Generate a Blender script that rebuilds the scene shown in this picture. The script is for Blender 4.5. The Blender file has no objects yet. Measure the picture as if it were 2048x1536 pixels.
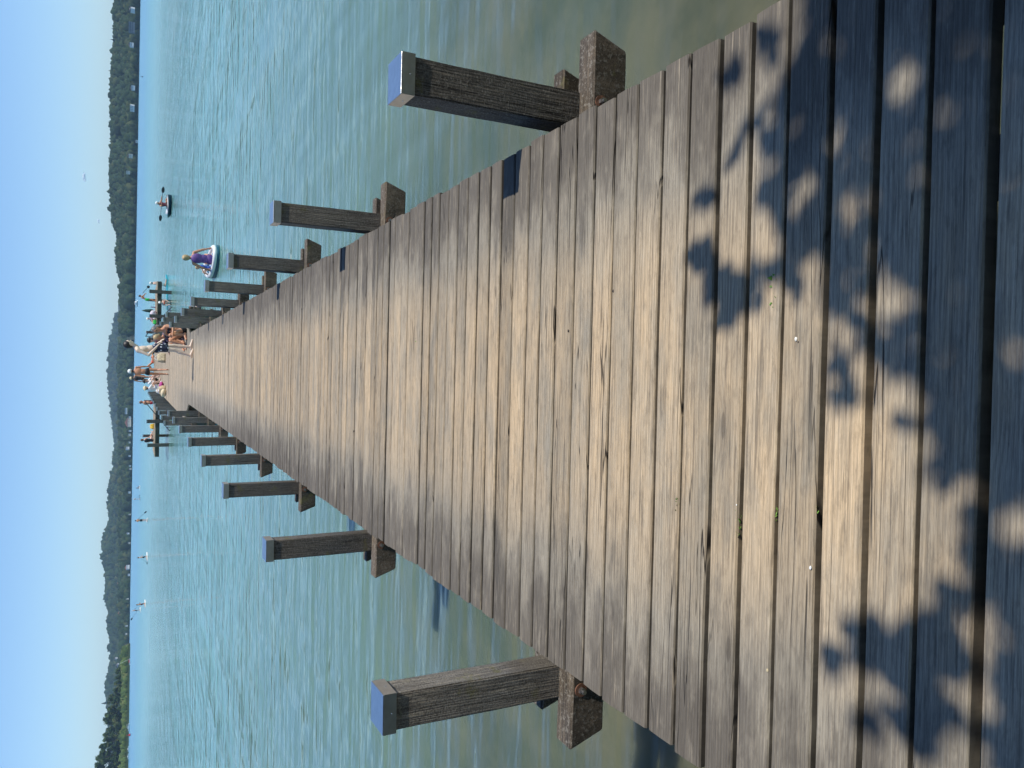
import bpy, bmesh, math, random
import numpy as np
from mathutils import Vector, Matrix, noise as mnoise
R=math.radians
random.seed(7); rng=np.random.default_rng(7)
sc=bpy.context.scene
COL=sc.collection

# ------------------------------------------------------------------ camera
EYE=2.43; DECK=0.93
FPX=1539.4
CM=[[0.9996324832353157,0.023384201470321234,-0.013714138059261818],
    [0.022635288974934567,-0.44159599490821216,0.8969284369301976],
    [0.014917846833047749,-0.8969092241707751,-0.44196300913452485]]   # rows: world axes, columns: right / down / forward of the phone
cd=bpy.data.cameras.new('camera'); cam=bpy.data.objects.new('camera',cd); COL.objects.link(cam)
ax=Vector((CM[0][1],CM[1][1],CM[2][1])).normalized(); az=-Vector((CM[0][2],CM[1][2],CM[2][2])).normalized()
ay=az.cross(ax).normalized(); ax=ay.cross(az).normalized()
m=Matrix((ax,ay,az)).transposed().to_4x4(); m.translation=Vector((0,0,EYE)); cam.matrix_world=m
cd.sensor_fit='HORIZONTAL'; cd.sensor_width=36; cd.lens=FPX/2048*36; cd.clip_start=.05; cd.clip_end=40000
sc.camera=cam
def at(x,y,z):
    """point of the plane at height z seen at photo position (x, y)"""
    v=((1536-y)-768.,x-1024.,FPX); w=[sum(CM[i][j]*v[j] for j in range(3)) for i in range(3)]
    t=(z-EYE)/w[2]; return Vector((w[0]*t,w[1]*t,z))
def azel(x,y):
    v=((1536-y)-768.,x-1024.,FPX); w=[sum(CM[i][j]*v[j] for j in range(3)) for i in range(3)]
    return math.atan2(w[0],w[1]), math.atan2(w[2],math.hypot(w[0],w[1]))

# ------------------------------------------------------------------ light
SUN=Vector((.468,-.125,.875)).normalized()
SUN_EL=math.asin(SUN.z)
w=bpy.data.worlds.new("World"); sc.world=w; w.use_nodes=True
nt=w.node_tree; nt.nodes.clear()
sky=nt.nodes.new('ShaderNodeTexSky'); sky.sky_type='NISHITA'; sky.sun_disc=False
sky.sun_elevation=SUN_EL; sky.sun_rotation=math.atan2(SUN.x,SUN.y); sky.altitude=500; sky.air_density=1.0; sky.dust_density=.4; sky.ozone_density=1.6
bg=nt.nodes.new('ShaderNodeBackground'); bg.inputs[1].default_value=.115
wo=nt.nodes.new('ShaderNodeOutputWorld'); tint=nt.nodes.new('ShaderNodeMix'); tint.data_type='RGBA'; tint.blend_type='MULTIPLY'; tint.inputs[0].default_value=1; tint.inputs[7].default_value=(.86,1.08,1.36,1); nt.links.new(sky.outputs[0],tint.inputs[6]); nt.links.new(tint.outputs[2],bg.inputs[0]); nt.links.new(bg.outputs[0],wo.inputs[0])
sl=bpy.data.lights.new('sun','SUN'); sl.energy=4.9; sl.angle=R(.53); sl.color=(1,.95,.86)
so=bpy.data.objects.new('sun',sl); COL.objects.link(so); so.location=(20,-6,40)
so.rotation_euler=(-SUN).to_track_quat('-Z','Y').to_euler()
sc.view_settings.view_transform='Standard'; sc.view_settings.look='None'; sc.view_settings.exposure=0; sc.view_settings.gamma=1
sc.view_settings.use_curve_mapping=False
cy=sc.cycles; cy.use_denoising=True; cy.max_bounces=8; cy.diffuse_bounces=3; cy.glossy_bounces=3; cy.transmission_bounces=3; cy.volume_bounces=0
cy.transparent_max_bounces=8; cy.caustics_reflective=False; cy.caustics_refractive=False; cy.use_adaptive_sampling=True; cy.adaptive_threshold=.012
cy.sample_clamp_indirect=4; cy.volume_max_steps=64

# ------------------------------------------------------------------ helpers
def tag(o,label=None,cat=None,group=None,kind=None):
    if label: o['label']=label
    if cat: o['category']=cat
    if group: o['group']=group
    if kind: o['kind']=kind
    return o
def empty(name,loc=(0,0,0),rz=0):
    o=bpy.data.objects.new(name,None); o.empty_display_size=.2; COL.objects.link(o); o.location=loc; o.rotation_euler=(0,0,rz); return o
def link_mesh(name,me,mat=None,parent=None,smooth=False,loc=None):
    o=bpy.data.objects.new(name,me); COL.objects.link(o)
    if mat: me.materials.append(mat)
    if parent: o.parent=parent
    if loc is not None: o.location=loc
    if smooth: me.polygons.foreach_set('use_smooth',[True]*len(me.polygons))
    return o
class MB:
    def __init__(s): s.v=[]; s.f=[]; s.c=[]
    def add(s,vs,fs,col=None):
        n=len(s.v); s.v+= [tuple(v) for v in vs]; s.f+=[tuple(i+n for i in f) for f in fs]
        if col is not None: s.c+= [col]*len(vs)
        return s
    def box(s,a,b,bev=0,col=None,M=None):
        x0,y0,z0=a; x1,y1,z1=b
        if bev<=0:
            vs=[(x,y,z) for z in (z0,z1) for y in (y0,y1) for x in (x0,x1)]
            fs=[(0,2,3,1),(4,5,7,6),(0,1,5,4),(2,6,7,3),(0,4,6,2),(1,3,7,5)]
        else:
            bm=bmesh.new(); bmesh.ops.create_cube(bm,size=1)
            bmesh.ops.scale(bm,vec=(x1-x0,y1-y0,z1-z0),verts=bm.verts); bmesh.ops.translate(bm,vec=((x0+x1)/2,(y0+y1)/2,(z0+z1)/2),verts=bm.verts)
            bmesh.ops.bevel(bm,geom=list(bm.edges),offset=bev,segments=1,affect='EDGES')
            vs=[v.co.copy() for v in bm.verts]; bm.verts.index_update(); fs=[[v.index for v in f.verts] for f in bm.faces]; bm.free()
        if M: vs=[M@Vector(v) for v in vs]
        return s.add(vs,fs,col)
    def tube(s,pts,rad,n=8,col=None,cap=True,flat=1.0):
        pts=[Vector(p) for p in pts]
        if not hasattr(rad,'__len__'): rad=[rad]*len(pts)
        rings=[]; up=Vector((0,0,1))
        for i,p in enumerate(pts):
            d=(pts[min(i+1,len(pts)-1)]-pts[max(i-1,0)]).normalized()
            u=d.cross(up)
            if u.length<.05: u=d.cross(Vector((1,0,0)))
            u.normalize(); vv=u.cross(d)
            rings.append([p+(u*math.cos(2*math.pi*k/n)+vv*math.sin(2*math.pi*k/n)*flat)*rad[i] for k in range(n)])
        vs=[q for r in rings for q in r]; fs=[]
        for i in range(len(pts)-1):
            for k in range(n): a=i*n+k; b=i*n+(k+1)%n; fs.append((a,b,b+n,a+n))
        if cap: fs.append(tuple(range(n-1,-1,-1))); fs.append(tuple((len(pts)-1)*n+k for k in range(n)))
        return s.add(vs,fs,col)
    def ball(s,c,r,n=12,m_=8,col=None,rot=None):
        if not hasattr(r,'__len__'): r=(r,r,r)
        vs=[]; fs=[]; c=Vector(c)
        def P(x,y,z):
            q=Vector((x*r[0],y*r[1],z*r[2]))
            if rot: q=rot@q
            return c+q
        vs.append(P(0,0,-1))
        for i in range(1,m_):
            t=-math.pi/2+math.pi*i/m_
            for k in range(n): a=2*math.pi*k/n; vs.append(P(math.cos(t)*math.cos(a),math.cos(t)*math.sin(a),math.sin(t)))
        vs.append(P(0,0,1)); L=len(vs)-1
        for k in range(n): fs.append((0,1+(k+1)%n,1+k)); fs.append((L,L-n+k,L-n+(k+1)%n))
        for i in range(m_-2):
            for k in range(n): a=1+i*n+k; b=1+i*n+(k+1)%n; fs.append((a,b,b+n,a+n))
        return s.add(vs,fs,col)
    def mesh(s,name):
        me=bpy.data.meshes.new(name); me.from_pydata(s.v,[],s.f)
        if s.c and len(s.c)==len(s.v):
            at_=me.attributes.new('pv','FLOAT_COLOR','POINT'); at_.data.foreach_set('color',np.array([(c[0],c[1],c[2],1) for c in s.c],dtype=np.float32).ravel())
        me.update(); return me
    def build(s,name,mat,parent=None,smooth=False,loc=None): return link_mesh(name,s.mesh(name),mat,parent,smooth,loc)

# ---------------------------- materials
def newmat(name):
    m=bpy.data.materials.new(name); m.use_nodes=True; nt=m.node_tree; nt.nodes.clear()
    return m,nt
class G:
    """tiny node graph helper"""
    def __init__(s,name): s.m,s.nt=newmat(name)
    def n(s,t,**k):
        nd=s.nt.nodes.new(t)
        for a,b in k.items():
            if a.startswith('i_'):
                key=a[2:]; key=int(key) if key.isdigit() else key
                s.set(nd.inputs[key],b)
            else: setattr(nd,a,b)
        return nd
    def set(s,inp,b):
        if isinstance(b,bpy.types.NodeSocket): s.nt.links.new(b,inp)
        elif isinstance(b,bpy.types.Node): s.nt.links.new(b.outputs[0],inp)
        else: inp.default_value=b
    def math(s,op,a,b=0,c=None,clamp=False):
        nd=s.n('ShaderNodeMath',operation=op,use_clamp=clamp); s.set(nd.inputs[0],a); s.set(nd.inputs[1],b)
        if c is not None: s.set(nd.inputs[2],c)
        return nd.outputs[0]
    def mix(s,f,a,b,bt='MIX'):
        nd=s.n('ShaderNodeMix',data_type='RGBA',blend_type=bt); s.set(nd.inputs[0],f)
        s.set(nd.inputs[6],a if not isinstance(a,tuple) else (*a,1)); s.set(nd.inputs[7],b if not isinstance(b,tuple) else (*b,1)); return nd.outputs[2]
    def ramp(s,f,a,b,lo=0,hi=1,smooth=True):
        nd=s.n('ShaderNodeMapRange',interpolation_type='SMOOTHSTEP' if smooth else 'LINEAR'); s.set(nd.inputs[0],f)
        nd.inputs[1].default_value=a; nd.inputs[2].default_value=b; nd.inputs[3].default_value=lo; nd.inputs[4].default_value=hi; return nd.outputs[0]
    def noise(s,vec,scale=(1,1,1),sc=1,detail=3,rough=.55,dist=0,out=0):
        mp=s.n('ShaderNodeMapping'); s.set(mp.inputs[0],vec); mp.inputs['Scale'].default_value=scale
        nd=s.n('ShaderNodeTexNoise'); s.nt.links.new(mp.outputs[0],nd.inputs['Vector']); nd.inputs['Scale'].default_value=sc; nd.inputs['Detail'].default_value=detail
        nd.inputs['Roughness'].default_value=rough; nd.inputs['Distortion'].default_value=dist; return nd.outputs[out]
    def out(s,col,rough=.6,bump=None,bstr=1,bdist=1,**k):
        p=s.n('ShaderNodeBsdfPrincipled'); s.set(p.inputs['Base Color'],col if not isinstance(col,tuple) else (*col,1)); s.set(p.inputs['Roughness'],rough)
        for a,b in k.items(): s.set(p.inputs[a.replace('_',' ')],b)
        if bump is not None:
            b=s.n('ShaderNodeBump'); b.inputs['Strength'].default_value=bstr; b.inputs['Distance'].default_value=bdist; s.set(b.inputs['Height'],bump); s.nt.links.new(b.outputs[0],p.inputs['Normal'])
        o=s.n('ShaderNodeOutputMaterial'); s.nt.links.new(p.outputs[0],o.inputs[0]); return s.m
def plain(name,col,rough=.6,var=.12,sc=12,**k):
    g=G(name); tc=g.n('ShaderNodeTexCoord').outputs['Object']
    n=g.noise(tc,sc=sc,detail=4); f=g.ramp(n,.3,.7,1-var,1+var)
    c=g.mix(1.0,col,(1,1,1),'MULTIPLY'); hs=g.n('ShaderNodeHueSaturation'); g.set(hs.inputs['Color'],c); g.set(hs.inputs['Value'],f)
    return g.out(hs.outputs[0],rough,bump=n,bstr=.15,bdist=.01,**k)

# weathered larch planks, grain along X
def wood_mat(name,axis='x',warm=(.590,.440,.272),grey=(.325,.288,.224),dark=(.050,.041,.033),edge=True,moss=False,deep=1.0):
    g=G(name); tc=g.n('ShaderNodeTexCoord').outputs['Object']
    pv=g.n('ShaderNodeAttribute',attribute_name='pv'); sp=g.n('ShaderNodeSeparateColor'); g.set(sp.inputs[0],pv.outputs['Color'])
    r1,r2,r3=sp.outputs
    sx=g.n('ShaderNodeSeparateXYZ'); g.set(sx.inputs[0],tc); X,Y,Z=sx.outputs
    cb=g.n('ShaderNodeCombineXYZ')
    L,A,B={'x':(X,Y,Z),'z':(Z,X,Y),'y':(Y,X,Z)}[axis]
    g.set(cb.inputs[0],L); g.set(cb.inputs[1],A); g.set(cb.inputs[2],g.math('ADD',B,g.math('MULTIPLY',r1,37.0)))
    V=cb.outputs[0]
    warp=g.noise(V,(1.1,7,7 if axis!='x' else 1),1,2,.5)
    warp2=g.noise(V,(5,20,20 if axis!='x' else 1),1,3,.5)
    # knots
    vm=g.n('ShaderNodeMapping'); g.set(vm.inputs[0],V); vm.inputs['Scale'].default_value=(1.6,6.5,1 if axis=='x' else 6.5)
    vo=g.n('ShaderNodeTexVoronoi',feature='F1'); g.nt.links.new(vm.outputs[0],vo.inputs['Vector']); vo.inputs['Scale'].default_value=1; vo.inputs['Randomness'].default_value=1
    vd=vo.outputs['Distance']; vs=g.n('ShaderNodeSeparateColor'); g.set(vs.inputs[0],vo.outputs['Color'])
    has=g.math('GREATER_THAN',vs.outputs[0],.70)
    kn=g.math('MULTIPLY',g.ramp(vd,.30,.02),has)       # 1 at a knot
    phase=g.math('ADD',g.math('MULTIPLY',A,2*math.pi/.0125),g.math('ADD',g.math('MULTIPLY',warp,26),g.math('ADD',g.math('MULTIPLY',warp2,3.5),g.math('MULTIPLY',kn,13))))
    ring=g.math('MULTIPLY_ADD',g.math('SINE',phase),.5,.5)
    ring=g.math('POWER',ring,1.6)
    fib=g.noise(V,(7,330,330 if axis!='x' else 1),1,4,.6)
    fib2=g.noise(V,(3.5,105,105 if axis!='x' else 1),1,5,.65)
    sta=g.noise(V,(2.3,7,5),1,5,.62)
    sta2=g.noise(V,(9,22,20),1,4,.6)
    cr=g.noise(V,(.75,26,26 if axis!='x' else 1),1,3,.35)
    cr2=g.math('ABSOLUTE',g.math('SUBTRACT',cr,.5)); crm=g.ramp(g.noise(V,(.8,3,3),1,2),.50,.62)
    crack=g.math('MULTIPLY',g.ramp(cr2,.0075,.001),crm)
    kcore=g.math('MULTIPLY',g.ramp(vd,.075,.055),has)
    # colour
    t=g.math('ADD',g.math('MULTIPLY',g.ramp(sta,.30,.70),.75),g.math('MULTIPLY',r2,.28))
    if edge:
        ex=g.ramp(g.math('ADD',g.math('ABSOLUTE',g.math('ADD',X,.08)),g.math('MULTIPLY',g.math('SUBTRACT',sta,.5),1.25)),.36,1.02)
        t=g.math('SUBTRACT',t,g.math('MULTIPLY',g.math('MULTIPLY',ex,g.ramp(Y,40,12)),1.15))
    t=g.math('MULTIPLY',t,1.0,clamp=True)
    c=g.mix(t,grey,warm)
    if edge: c=g.mix(g.math('MULTIPLY',g.math('MULTIPLY',g.ramp(g.math('ADD',ex,g.math('MULTIPLY',g.math('SUBTRACT',fib2,.5),1.6)),.30,1.05),g.ramp(Y,34,10)),.85),c,(.105,.092,.076))
    c=g.mix(g.math('MULTIPLY',g.ramp(sta2,.52,.78),.28),c,tuple(min(1,x*1.55) for x in grey))
    c=g.mix(g.math('MULTIPLY',g.ramp(ring,.15,.95),.26*deep),c,g.mix(.55,c,dark))
    c=g.mix(g.math('MULTIPLY',g.ramp(fib,.40,.62),.50*deep),c,g.mix(.6,c,dark))
    c=g.mix(g.math('MULTIPLY',g.ramp(fib2,.50,.32),.75*deep),c,g.mix(.65,c,dark))
    c=g.mix(g.math('MULTIPLY',g.ramp(fib2,.56,.72),.40),c,(.60,.50,.36))
    blot=g.noise(V,(14,45,40),1,5,.7); c=g.mix(g.math('MULTIPLY',g.ramp(blot,.50,.36),.38),c,g.mix(.6,c,dark)); fine=g.noise(V,(40,520,500 if axis!='x' else 1),1,2,.7); c=g.mix(g.math('MULTIPLY',g.ramp(fine,.45,.60),.22),c,g.mix(.6,c,dark))
    c=g.mix(g.math('MULTIPLY',kn,.35),c,dark)
    c=g.mix(g.math('MULTIPLY',kcore,.45),c,dark)
    c=g.mix(g.math('MULTIPLY',crack,.9),c,(.018,.014,.012))
    val=g.math('MULTIPLY_ADD',r3,*((.30,.82) if edge else (1.0,.55)))
    hs=g.n('ShaderNodeHueSaturation'); g.set(hs.inputs['Color'],c); g.set(hs.inputs['Value'],val); c=hs.outputs[0]
    if not edge:
        spk=g.noise(tc,(1,1,1),150,3,.6); spk2=g.noise(tc,(1,1,1) if axis=='x' else (1,1,2.6),55,3,.7)
        c=g.mix(g.ramp(spk2,.50,.66,0,.55),c,(.30,.28,.24)); c=g.mix(g.ramp(spk,.52,.36,0,.6),c,dark)
        fib2=g.math('ADD',fib2,g.math('MULTIPLY',spk2,.9))
    if moss:
        mn=g.noise(tc,(6,6,9),1,4,.6); mm=g.math('MULTIPLY',g.ramp(mn,.58,.70),g.ramp(Z,1.15,.75)); c=g.mix(g.math('MULTIPLY',mm,.55),c,(.16,.15,.05))
    h=g.math('ADD',g.math('MULTIPLY',ring,-.0007),g.math('ADD',g.math('MULTIPLY',fib,-.0012),g.math('ADD',g.math('MULTIPLY',fib2,.0018),g.math('MULTIPLY',crack,-.006))))
    return g.out(c,.78,bump=h,bstr=1.0,bdist=1.0 if axis=='x' else 1.6,Specular_IOR_Level=.25)
M_plank=wood_mat('weathered_plank_wood')
M_post=wood_mat('dark_post_wood','z',warm=(.215,.19,.155),grey=(.18,.170,.155),dark=(.03,.026,.022),edge=False,moss=True,deep=1.6)
M_beam=wood_mat('rough_beam_wood','x',warm=(.22,.17,.12),grey=(.12,.10,.085),dark=(.03,.026,.02),edge=False,moss=True,deep=1.6)
M_joist=plain('old_joist_wood',(.07,.055,.045),.85,.3,20)
M_cap=plain('galvanised_cap',(.60,.62,.64),.31,.06,30,Metallic=1.0)
M_bolt=plain('bolt_steel',(.35,.34,.33),.35,.1,60,Metallic=.9)
M_rust=plain('rusty_washer',(.22,.11,.07),.6,.3,60,Metallic=.3)
M_darkmetal=plain('dark_painted_metal',(.03,.035,.04),.4,.1)
M_white=plain('white_plastic',(.78,.78,.76),.35,.04)
M_offwhite=plain('off_white_cloth',(.72,.70,.64),.85,.1,30)
M_teal=plain('teal_plastic',(.02,.22,.30),.3,.08)
M_turq=plain('turquoise_plastic',(.05,.45,.55),.3,.08)
M_blue=plain('blue_plastic',(.03,.10,.38),.35,.08)
M_black=plain('black_plastic',(.012,.014,.016),.4,.1)
M_red=plain('red_cloth',(.45,.03,.06),.8,.1); M_pink=plain('magenta_cloth',(.42,.05,.22),.85,.2,20)
M_green=plain('green_cloth',(.02,.42,.06),.8,.1); M_yellow=plain('yellow_cloth',(.65,.42,.03),.7,.1)
M_wicker=plain('wicker',(.55,.42,.24),.8,.35,60)
M_beige=plain('beige_cloth',(.50,.42,.27),.85,.3,14)
M_leafgreen=plain('young_leaf',(.13,.26,.04),.6,.2,40)

# ------------------------------------------------------------------ water and ground
def grid(name,x0,x1,y0,y1,nx,ny,zf=None):
    xs=np.linspace(x0,x1,nx+1); ys=np.linspace(y0,y1,ny+1); XX,YY=np.meshgrid(xs,ys)
    ZZ=np.zeros_like(XX) if zf is None else zf(XX,YY)
    co=np.stack([XX,YY,ZZ],-1).reshape(-1,3)
    me=bpy.data.meshes.new(name); idx=np.arange((nx+1)*(ny+1)).reshape(ny+1,nx+1)
    q=np.stack([idx[:-1,:-1],idx[:-1,1:],idx[1:,1:],idx[1:,:-1]],-1).reshape(-1,4)
    me.vertices.add(len(co)); me.vertices.foreach_set('co',co.ravel()); me.loops.add(q.size); me.loops.foreach_set('vertex_index',q.ravel())
    me.polygons.add(len(q)); me.polygons.foreach_set('loop_start',np.arange(len(q))*4); me.update(); me.validate(); return me
def water_mat():
    g=G('lake_water'); tc=g.n('ShaderNodeTexCoord').outputs['Object']
    sx=g.n('ShaderNodeSeparateXYZ'); g.set(sx.inputs[0],tc); X,Y,Z=sx.outputs
    # shallow lake bed showing through near the shore, chalky turquoise further out
    bed=g.noise(tc,(.9,.9,1),1,5,.6); bed2=g.noise(tc,(.28,.28,1),1,3,.5)
    yy=g.math('ADD',Y,g.math('MULTIPLY',g.math('SUBTRACT',bed2,.5),6))
    c1=g.mix(g.ramp(bed,.36,.66),(.062,.072,.042),(.135,.128,.075))
    c2=g.mix(g.ramp(yy,2.0,10.0),c1,(.120,.195,.140))
    c3=g.mix(g.ramp(yy,6,34),c2,(.150,.345,.310))
    c=g.mix(g.ramp(Y,50,400),c3,(.125,.30,.40))
    grp=g.noise(tc,(.42,.085,1),1,3,.65); grp2=g.noise(tc,(.9,.22,1),1,2,.6)
    c=g.mix(g.math('MULTIPLY',g.ramp(g.math('ADD',g.math('MULTIPLY',grp,.6),g.math('MULTIPLY',grp2,.4)),  .62,.38),.20),c,g.mix(.5,c,(.01,.05,.06)))
    # waves: long low crests roughly parallel to the shore, with fine ripples
    a=g.noise(tc,(.22,1.15,1),1,2,.40,.08)
    b=g.noise(tc,(.62,3.7,1),1,2,.45,.15)
    r=g.noise(tc,(2.4,10,1),1,2,.5,.3)
    s=g.noise(tc,(.11,.30,1),1,2,.5,.2)
    calm=g.math('MULTIPLY',g.ramp(grp,.35,.65,.75,1.3),g.ramp(g.noise(tc,(.05,.018,1),1,3,.6),.35,.65,.7,1.3))
    h=g.math('ADD',g.math('MULTIPLY',a,.050),g.math('ADD',g.math('MULTIPLY',b,.040),g.math('ADD',g.math('MULTIPLY',r,.0050),g.math('MULTIPLY',s,.07))))
    h=g.math('MULTIPLY',h,calm)
    return g.out(c,g.ramp(Y,25,220,.05,.24),bump=h,bstr=1,bdist=1,IOR=1.33,Subsurface_Weight=1.0,Subsurface_Radius=(.5,.5,.5),Subsurface_Scale=2.0)
M_water=water_mat()
wm=grid('water',-9000,9000,-3,15000,30,60)
tag(link_mesh('water',wm,M_water),kind='structure')
# lake bank behind the camera
g=G('bank_ground'); tc=g.n('ShaderNodeTexCoord').outputs['Object']; n=g.noise(tc,sc=3,detail=6); n2=g.noise(tc,sc=25,detail=3)
M_bank=g.out(g.mix(g.ramp(n,.4,.6),g.mix(n2,(.10,.085,.06),(.22,.19,.14)),(.06,.10,.025)),.9,bump=n2,bstr=.4,bdist=.03)
def bankz(X,Y): 
    return np.clip((-1.6-Y)*.42,-.6,.80)+.06*np.sin(X*1.3)*np.cos(Y*.9)+np.where(np.abs(X)<1.6,-.06,0)
tag(link_mesh('ground',grid('ground',-60,60,-60,.0,160,80,bankz),M_bank,smooth=True),kind='structure')
def bedz(X,Y): return -.45-.05*np.clip(Y,0,60)
tag(link_mesh('lake_bed',grid('lake_bed',-60,60,-2,60,20,20,bedz),M_bank),kind='structure')

# ------------------------------------------------------------------ pier
pier=empty('pier',(0,0,DECK))
tag(pier,'long wooden plank pier with square capped posts running out to a cross platform','pier')
def P(z): return z-DECK     # pier parts are stored relative to its origin at deck level
XR,XL=.978,-1.133
PITCH=.1322; GAP=.0150
def deck_edges(y):
    if y<24.7: return XL,XR
    if y<26.9:
        t=(y-24.7)/2.2; return XL-.55*t, XR+.45*t
    return -1.69,1.45
def plank(mb,i,y,far=False):
    rr=random.Random(i*13+5)
    wgap=GAP*rr.uniform(.55,1.5); wd=PITCH-wgap; y0=y+rr.uniform(-.001,.001); th=.042
    xl,xr=deck_edges(y); xl-=rr.uniform(-.006,.010); xr+=rr.uniform(-.006,.010)
    dz=rr.uniform(-.0025,.0025); tl=rr.uniform(-.0015,.0015); tw=rr.uniform(-.0025,.0025)
    col=(rr.random(),rr.random()**1.1,rr.random())
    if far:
        col=(col[0],.45*col[1],.9+1.1*col[2])  # far boards coloured paler, standing in for their grazing-angle brightness
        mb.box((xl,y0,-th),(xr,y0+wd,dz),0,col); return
    # cross-section with rounded arrises, several stations along X so the edge wanders a little
    ns=14; prof=[(0,-th),(0,-.006),(.0035,-.001),(.010,0),(wd*.5,.0008+abs(tl)),(wd-.010,0),(wd-.0035,-.001),(wd,-.006),(wd,-th)]
    vs=[];fs=[];n=len(prof)
    for k in range(ns+1):
        t=k/ns; x=xl+(xr-xl)*t
        wob=.0016*math.sin(t*9+i)+.0012*mnoise.noise(Vector((x*3,i*7.1,0))); wob2=.0016*mnoise.noise(Vector((x*3,i*7.1,9)))
        for (a,b) in prof:
            e=1-abs(a/wd-.5)*2
            yy=a+(wob if a<wd/2 else wob2)+ .002*tw*400*(t-.5)*0
            vs.append((x,y0+yy,b+dz+tw*(a/wd-.5)*2+(0.0008*mnoise.noise(Vector((x*2,i*3.3,4))))))
    for k in range(ns):
        for q in range(n-1): a=k*n+q; fs.append((a,a+n,a+n+1,a+1))
        fs.append((k*n+n-1,(k+1)*n+n-1,(k+1)*n,k*n))
    fs.append(tuple(range(n))); fs.append(tuple(ns*n+q for q in range(n-1,-1,-1)))
    mb.add(vs,fs,col)
YS=1.4855-PITCH*30     # one joint seen at y = 1.4855
i0=0; nfar=MB(); 
first_visible=None; cnt=0
behind=MB()
for i in range(0,520):
    y=YS+i*PITCH
    if y>61.5: break
    if y<.55: plank(behind,i,y,False); continue
    if cnt<98:
        mb=MB(); plank(mb,i,y); o=mb.build('plank',M_plank,pier); cnt+=1
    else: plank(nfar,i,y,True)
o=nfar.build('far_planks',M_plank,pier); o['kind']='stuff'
o=behind.build('shore_planks',M_plank,pier); o['kind']='stuff'
# cross platform at the end
PF0,PF1=61.5,67.6
mb=MB(); 
for i in range(int((PF1-PF0)/PITCH)):
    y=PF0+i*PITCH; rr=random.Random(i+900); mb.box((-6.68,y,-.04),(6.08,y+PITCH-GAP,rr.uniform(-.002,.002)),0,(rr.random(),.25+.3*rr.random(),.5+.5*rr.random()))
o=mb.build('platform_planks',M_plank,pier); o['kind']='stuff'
mb=MB()
for y in (PF0+.05,(PF0+PF1)/2,PF1-.2): mb.box((-6.68,y,-.30),(6.08,y+.12,-.043),.01,(.3,.4,.4))
mb.build('platform_beam',M_beam,pier)
# joists
for x in (-1.02,-.62,-.08,.46,.86):
    mb=MB(); mb.box((x-.04,-2.4,-.27),(x+.04,61.5,-.044),0); mb.build('joist',M_joist,pier)
for x in (-1.45,1.25):
    mb=MB(); mb.box((x-.04,26.6,-.27),(x+.04,61.5,-.044),0); mb.build('joist',M_joist,pier)
# cover boards hiding the wide corner
# posts, caps, cross beams
def make_post(x,y,i,big=True,top=.57,bot=-2.4,w=.15):
    rr=random.Random(int(x*100)+i*31); M=Matrix.Translation((x,y+.012,0))@Matrix.Rotation(R(1.0+rr.uniform(-.5,.5)),4,'X')@Matrix.Rotation(R(rr.uniform(-.5,.5)),4,'Y')@Matrix.Rotation(R(rr.uniform(-1.2,1.2)),4,'Z')
    c=(rr.random(),rr.random(),{0:.28,50:.95}.get(i,.45+.55*rr.random()) if i<200 else .15); mb=MB(); h=w/2
    if big:
        bm=bmesh.new(); bmesh.ops.create_cube(bm,size=1); bmesh.ops.scale(bm,vec=(w,w,top-.004-bot),verts=bm.verts); bmesh.ops.translate(bm,vec=(0,0,(top-.004+bot)/2),verts=bm.verts)
        bmesh.ops.bevel(bm,geom=[e for e in bm.edges if abs(e.verts[0].co.z-e.verts[1].co.z)>.5],offset=.006,segments=2,affect='EDGES')
        bmesh.ops.bisect_plane  # keep
        bmesh.ops.subdivide_edges(bm,edges=[e for e in bm.edges if abs(e.verts[0].co.z-e.verts[1].co.z)>.5],cuts=36)
        for v in bm.verts:
            q=mnoise.noise(Vector((v.co.x*9,v.co.y*9,v.co.z*6+i*5))); v.co.x+=q*.0022; v.co.y+=mnoise.noise(Vector((v.co.x*9+9,v.co.y*9,v.co.z*6+i*5)))*.0022
        bm.verts.index_update(); mb.add([M@v.co for v in bm.verts],[[v.index for v in f.verts] for f in bm.faces],c); bm.free()
    else: mb.box((-h,-h,bot),(h,h,top-.004),0,c,M)
    p=mb.build('post',M_post,pier)
    mb=MB(); k=h+.008
    if big:
        # folded sheet-metal cap: top and four skirts with real thickness
        mb.box((-k,-k,top-.003),(k,k,top),0.0008,None,M)
        for (a,b) in (((-k,-k,top-.058),(k,-k+.002,top-.0032)),((-k,k-.002,top-.058),(k,k,top-.0032)),((-k,-k+.0022,top-.058),(-k+.002,k-.0022,top-.0032)),((k-.002,-k+.0022,top-.058),(k,k-.0022,top-.0032))):
            mb.box(a,b,0,None,M)
        for s in (-1,1):
            mb.ball(M@Vector((0,s*k,top-.038)),.003,6,4); mb.ball(M@Vector((s*k,0,top-.038)),.003,6,4)
    else: mb.box((-k,-k,top-.055),(k,k,top),.001,None,M)
    mb.build('post_cap',M_cap,p)
    return p
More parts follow.
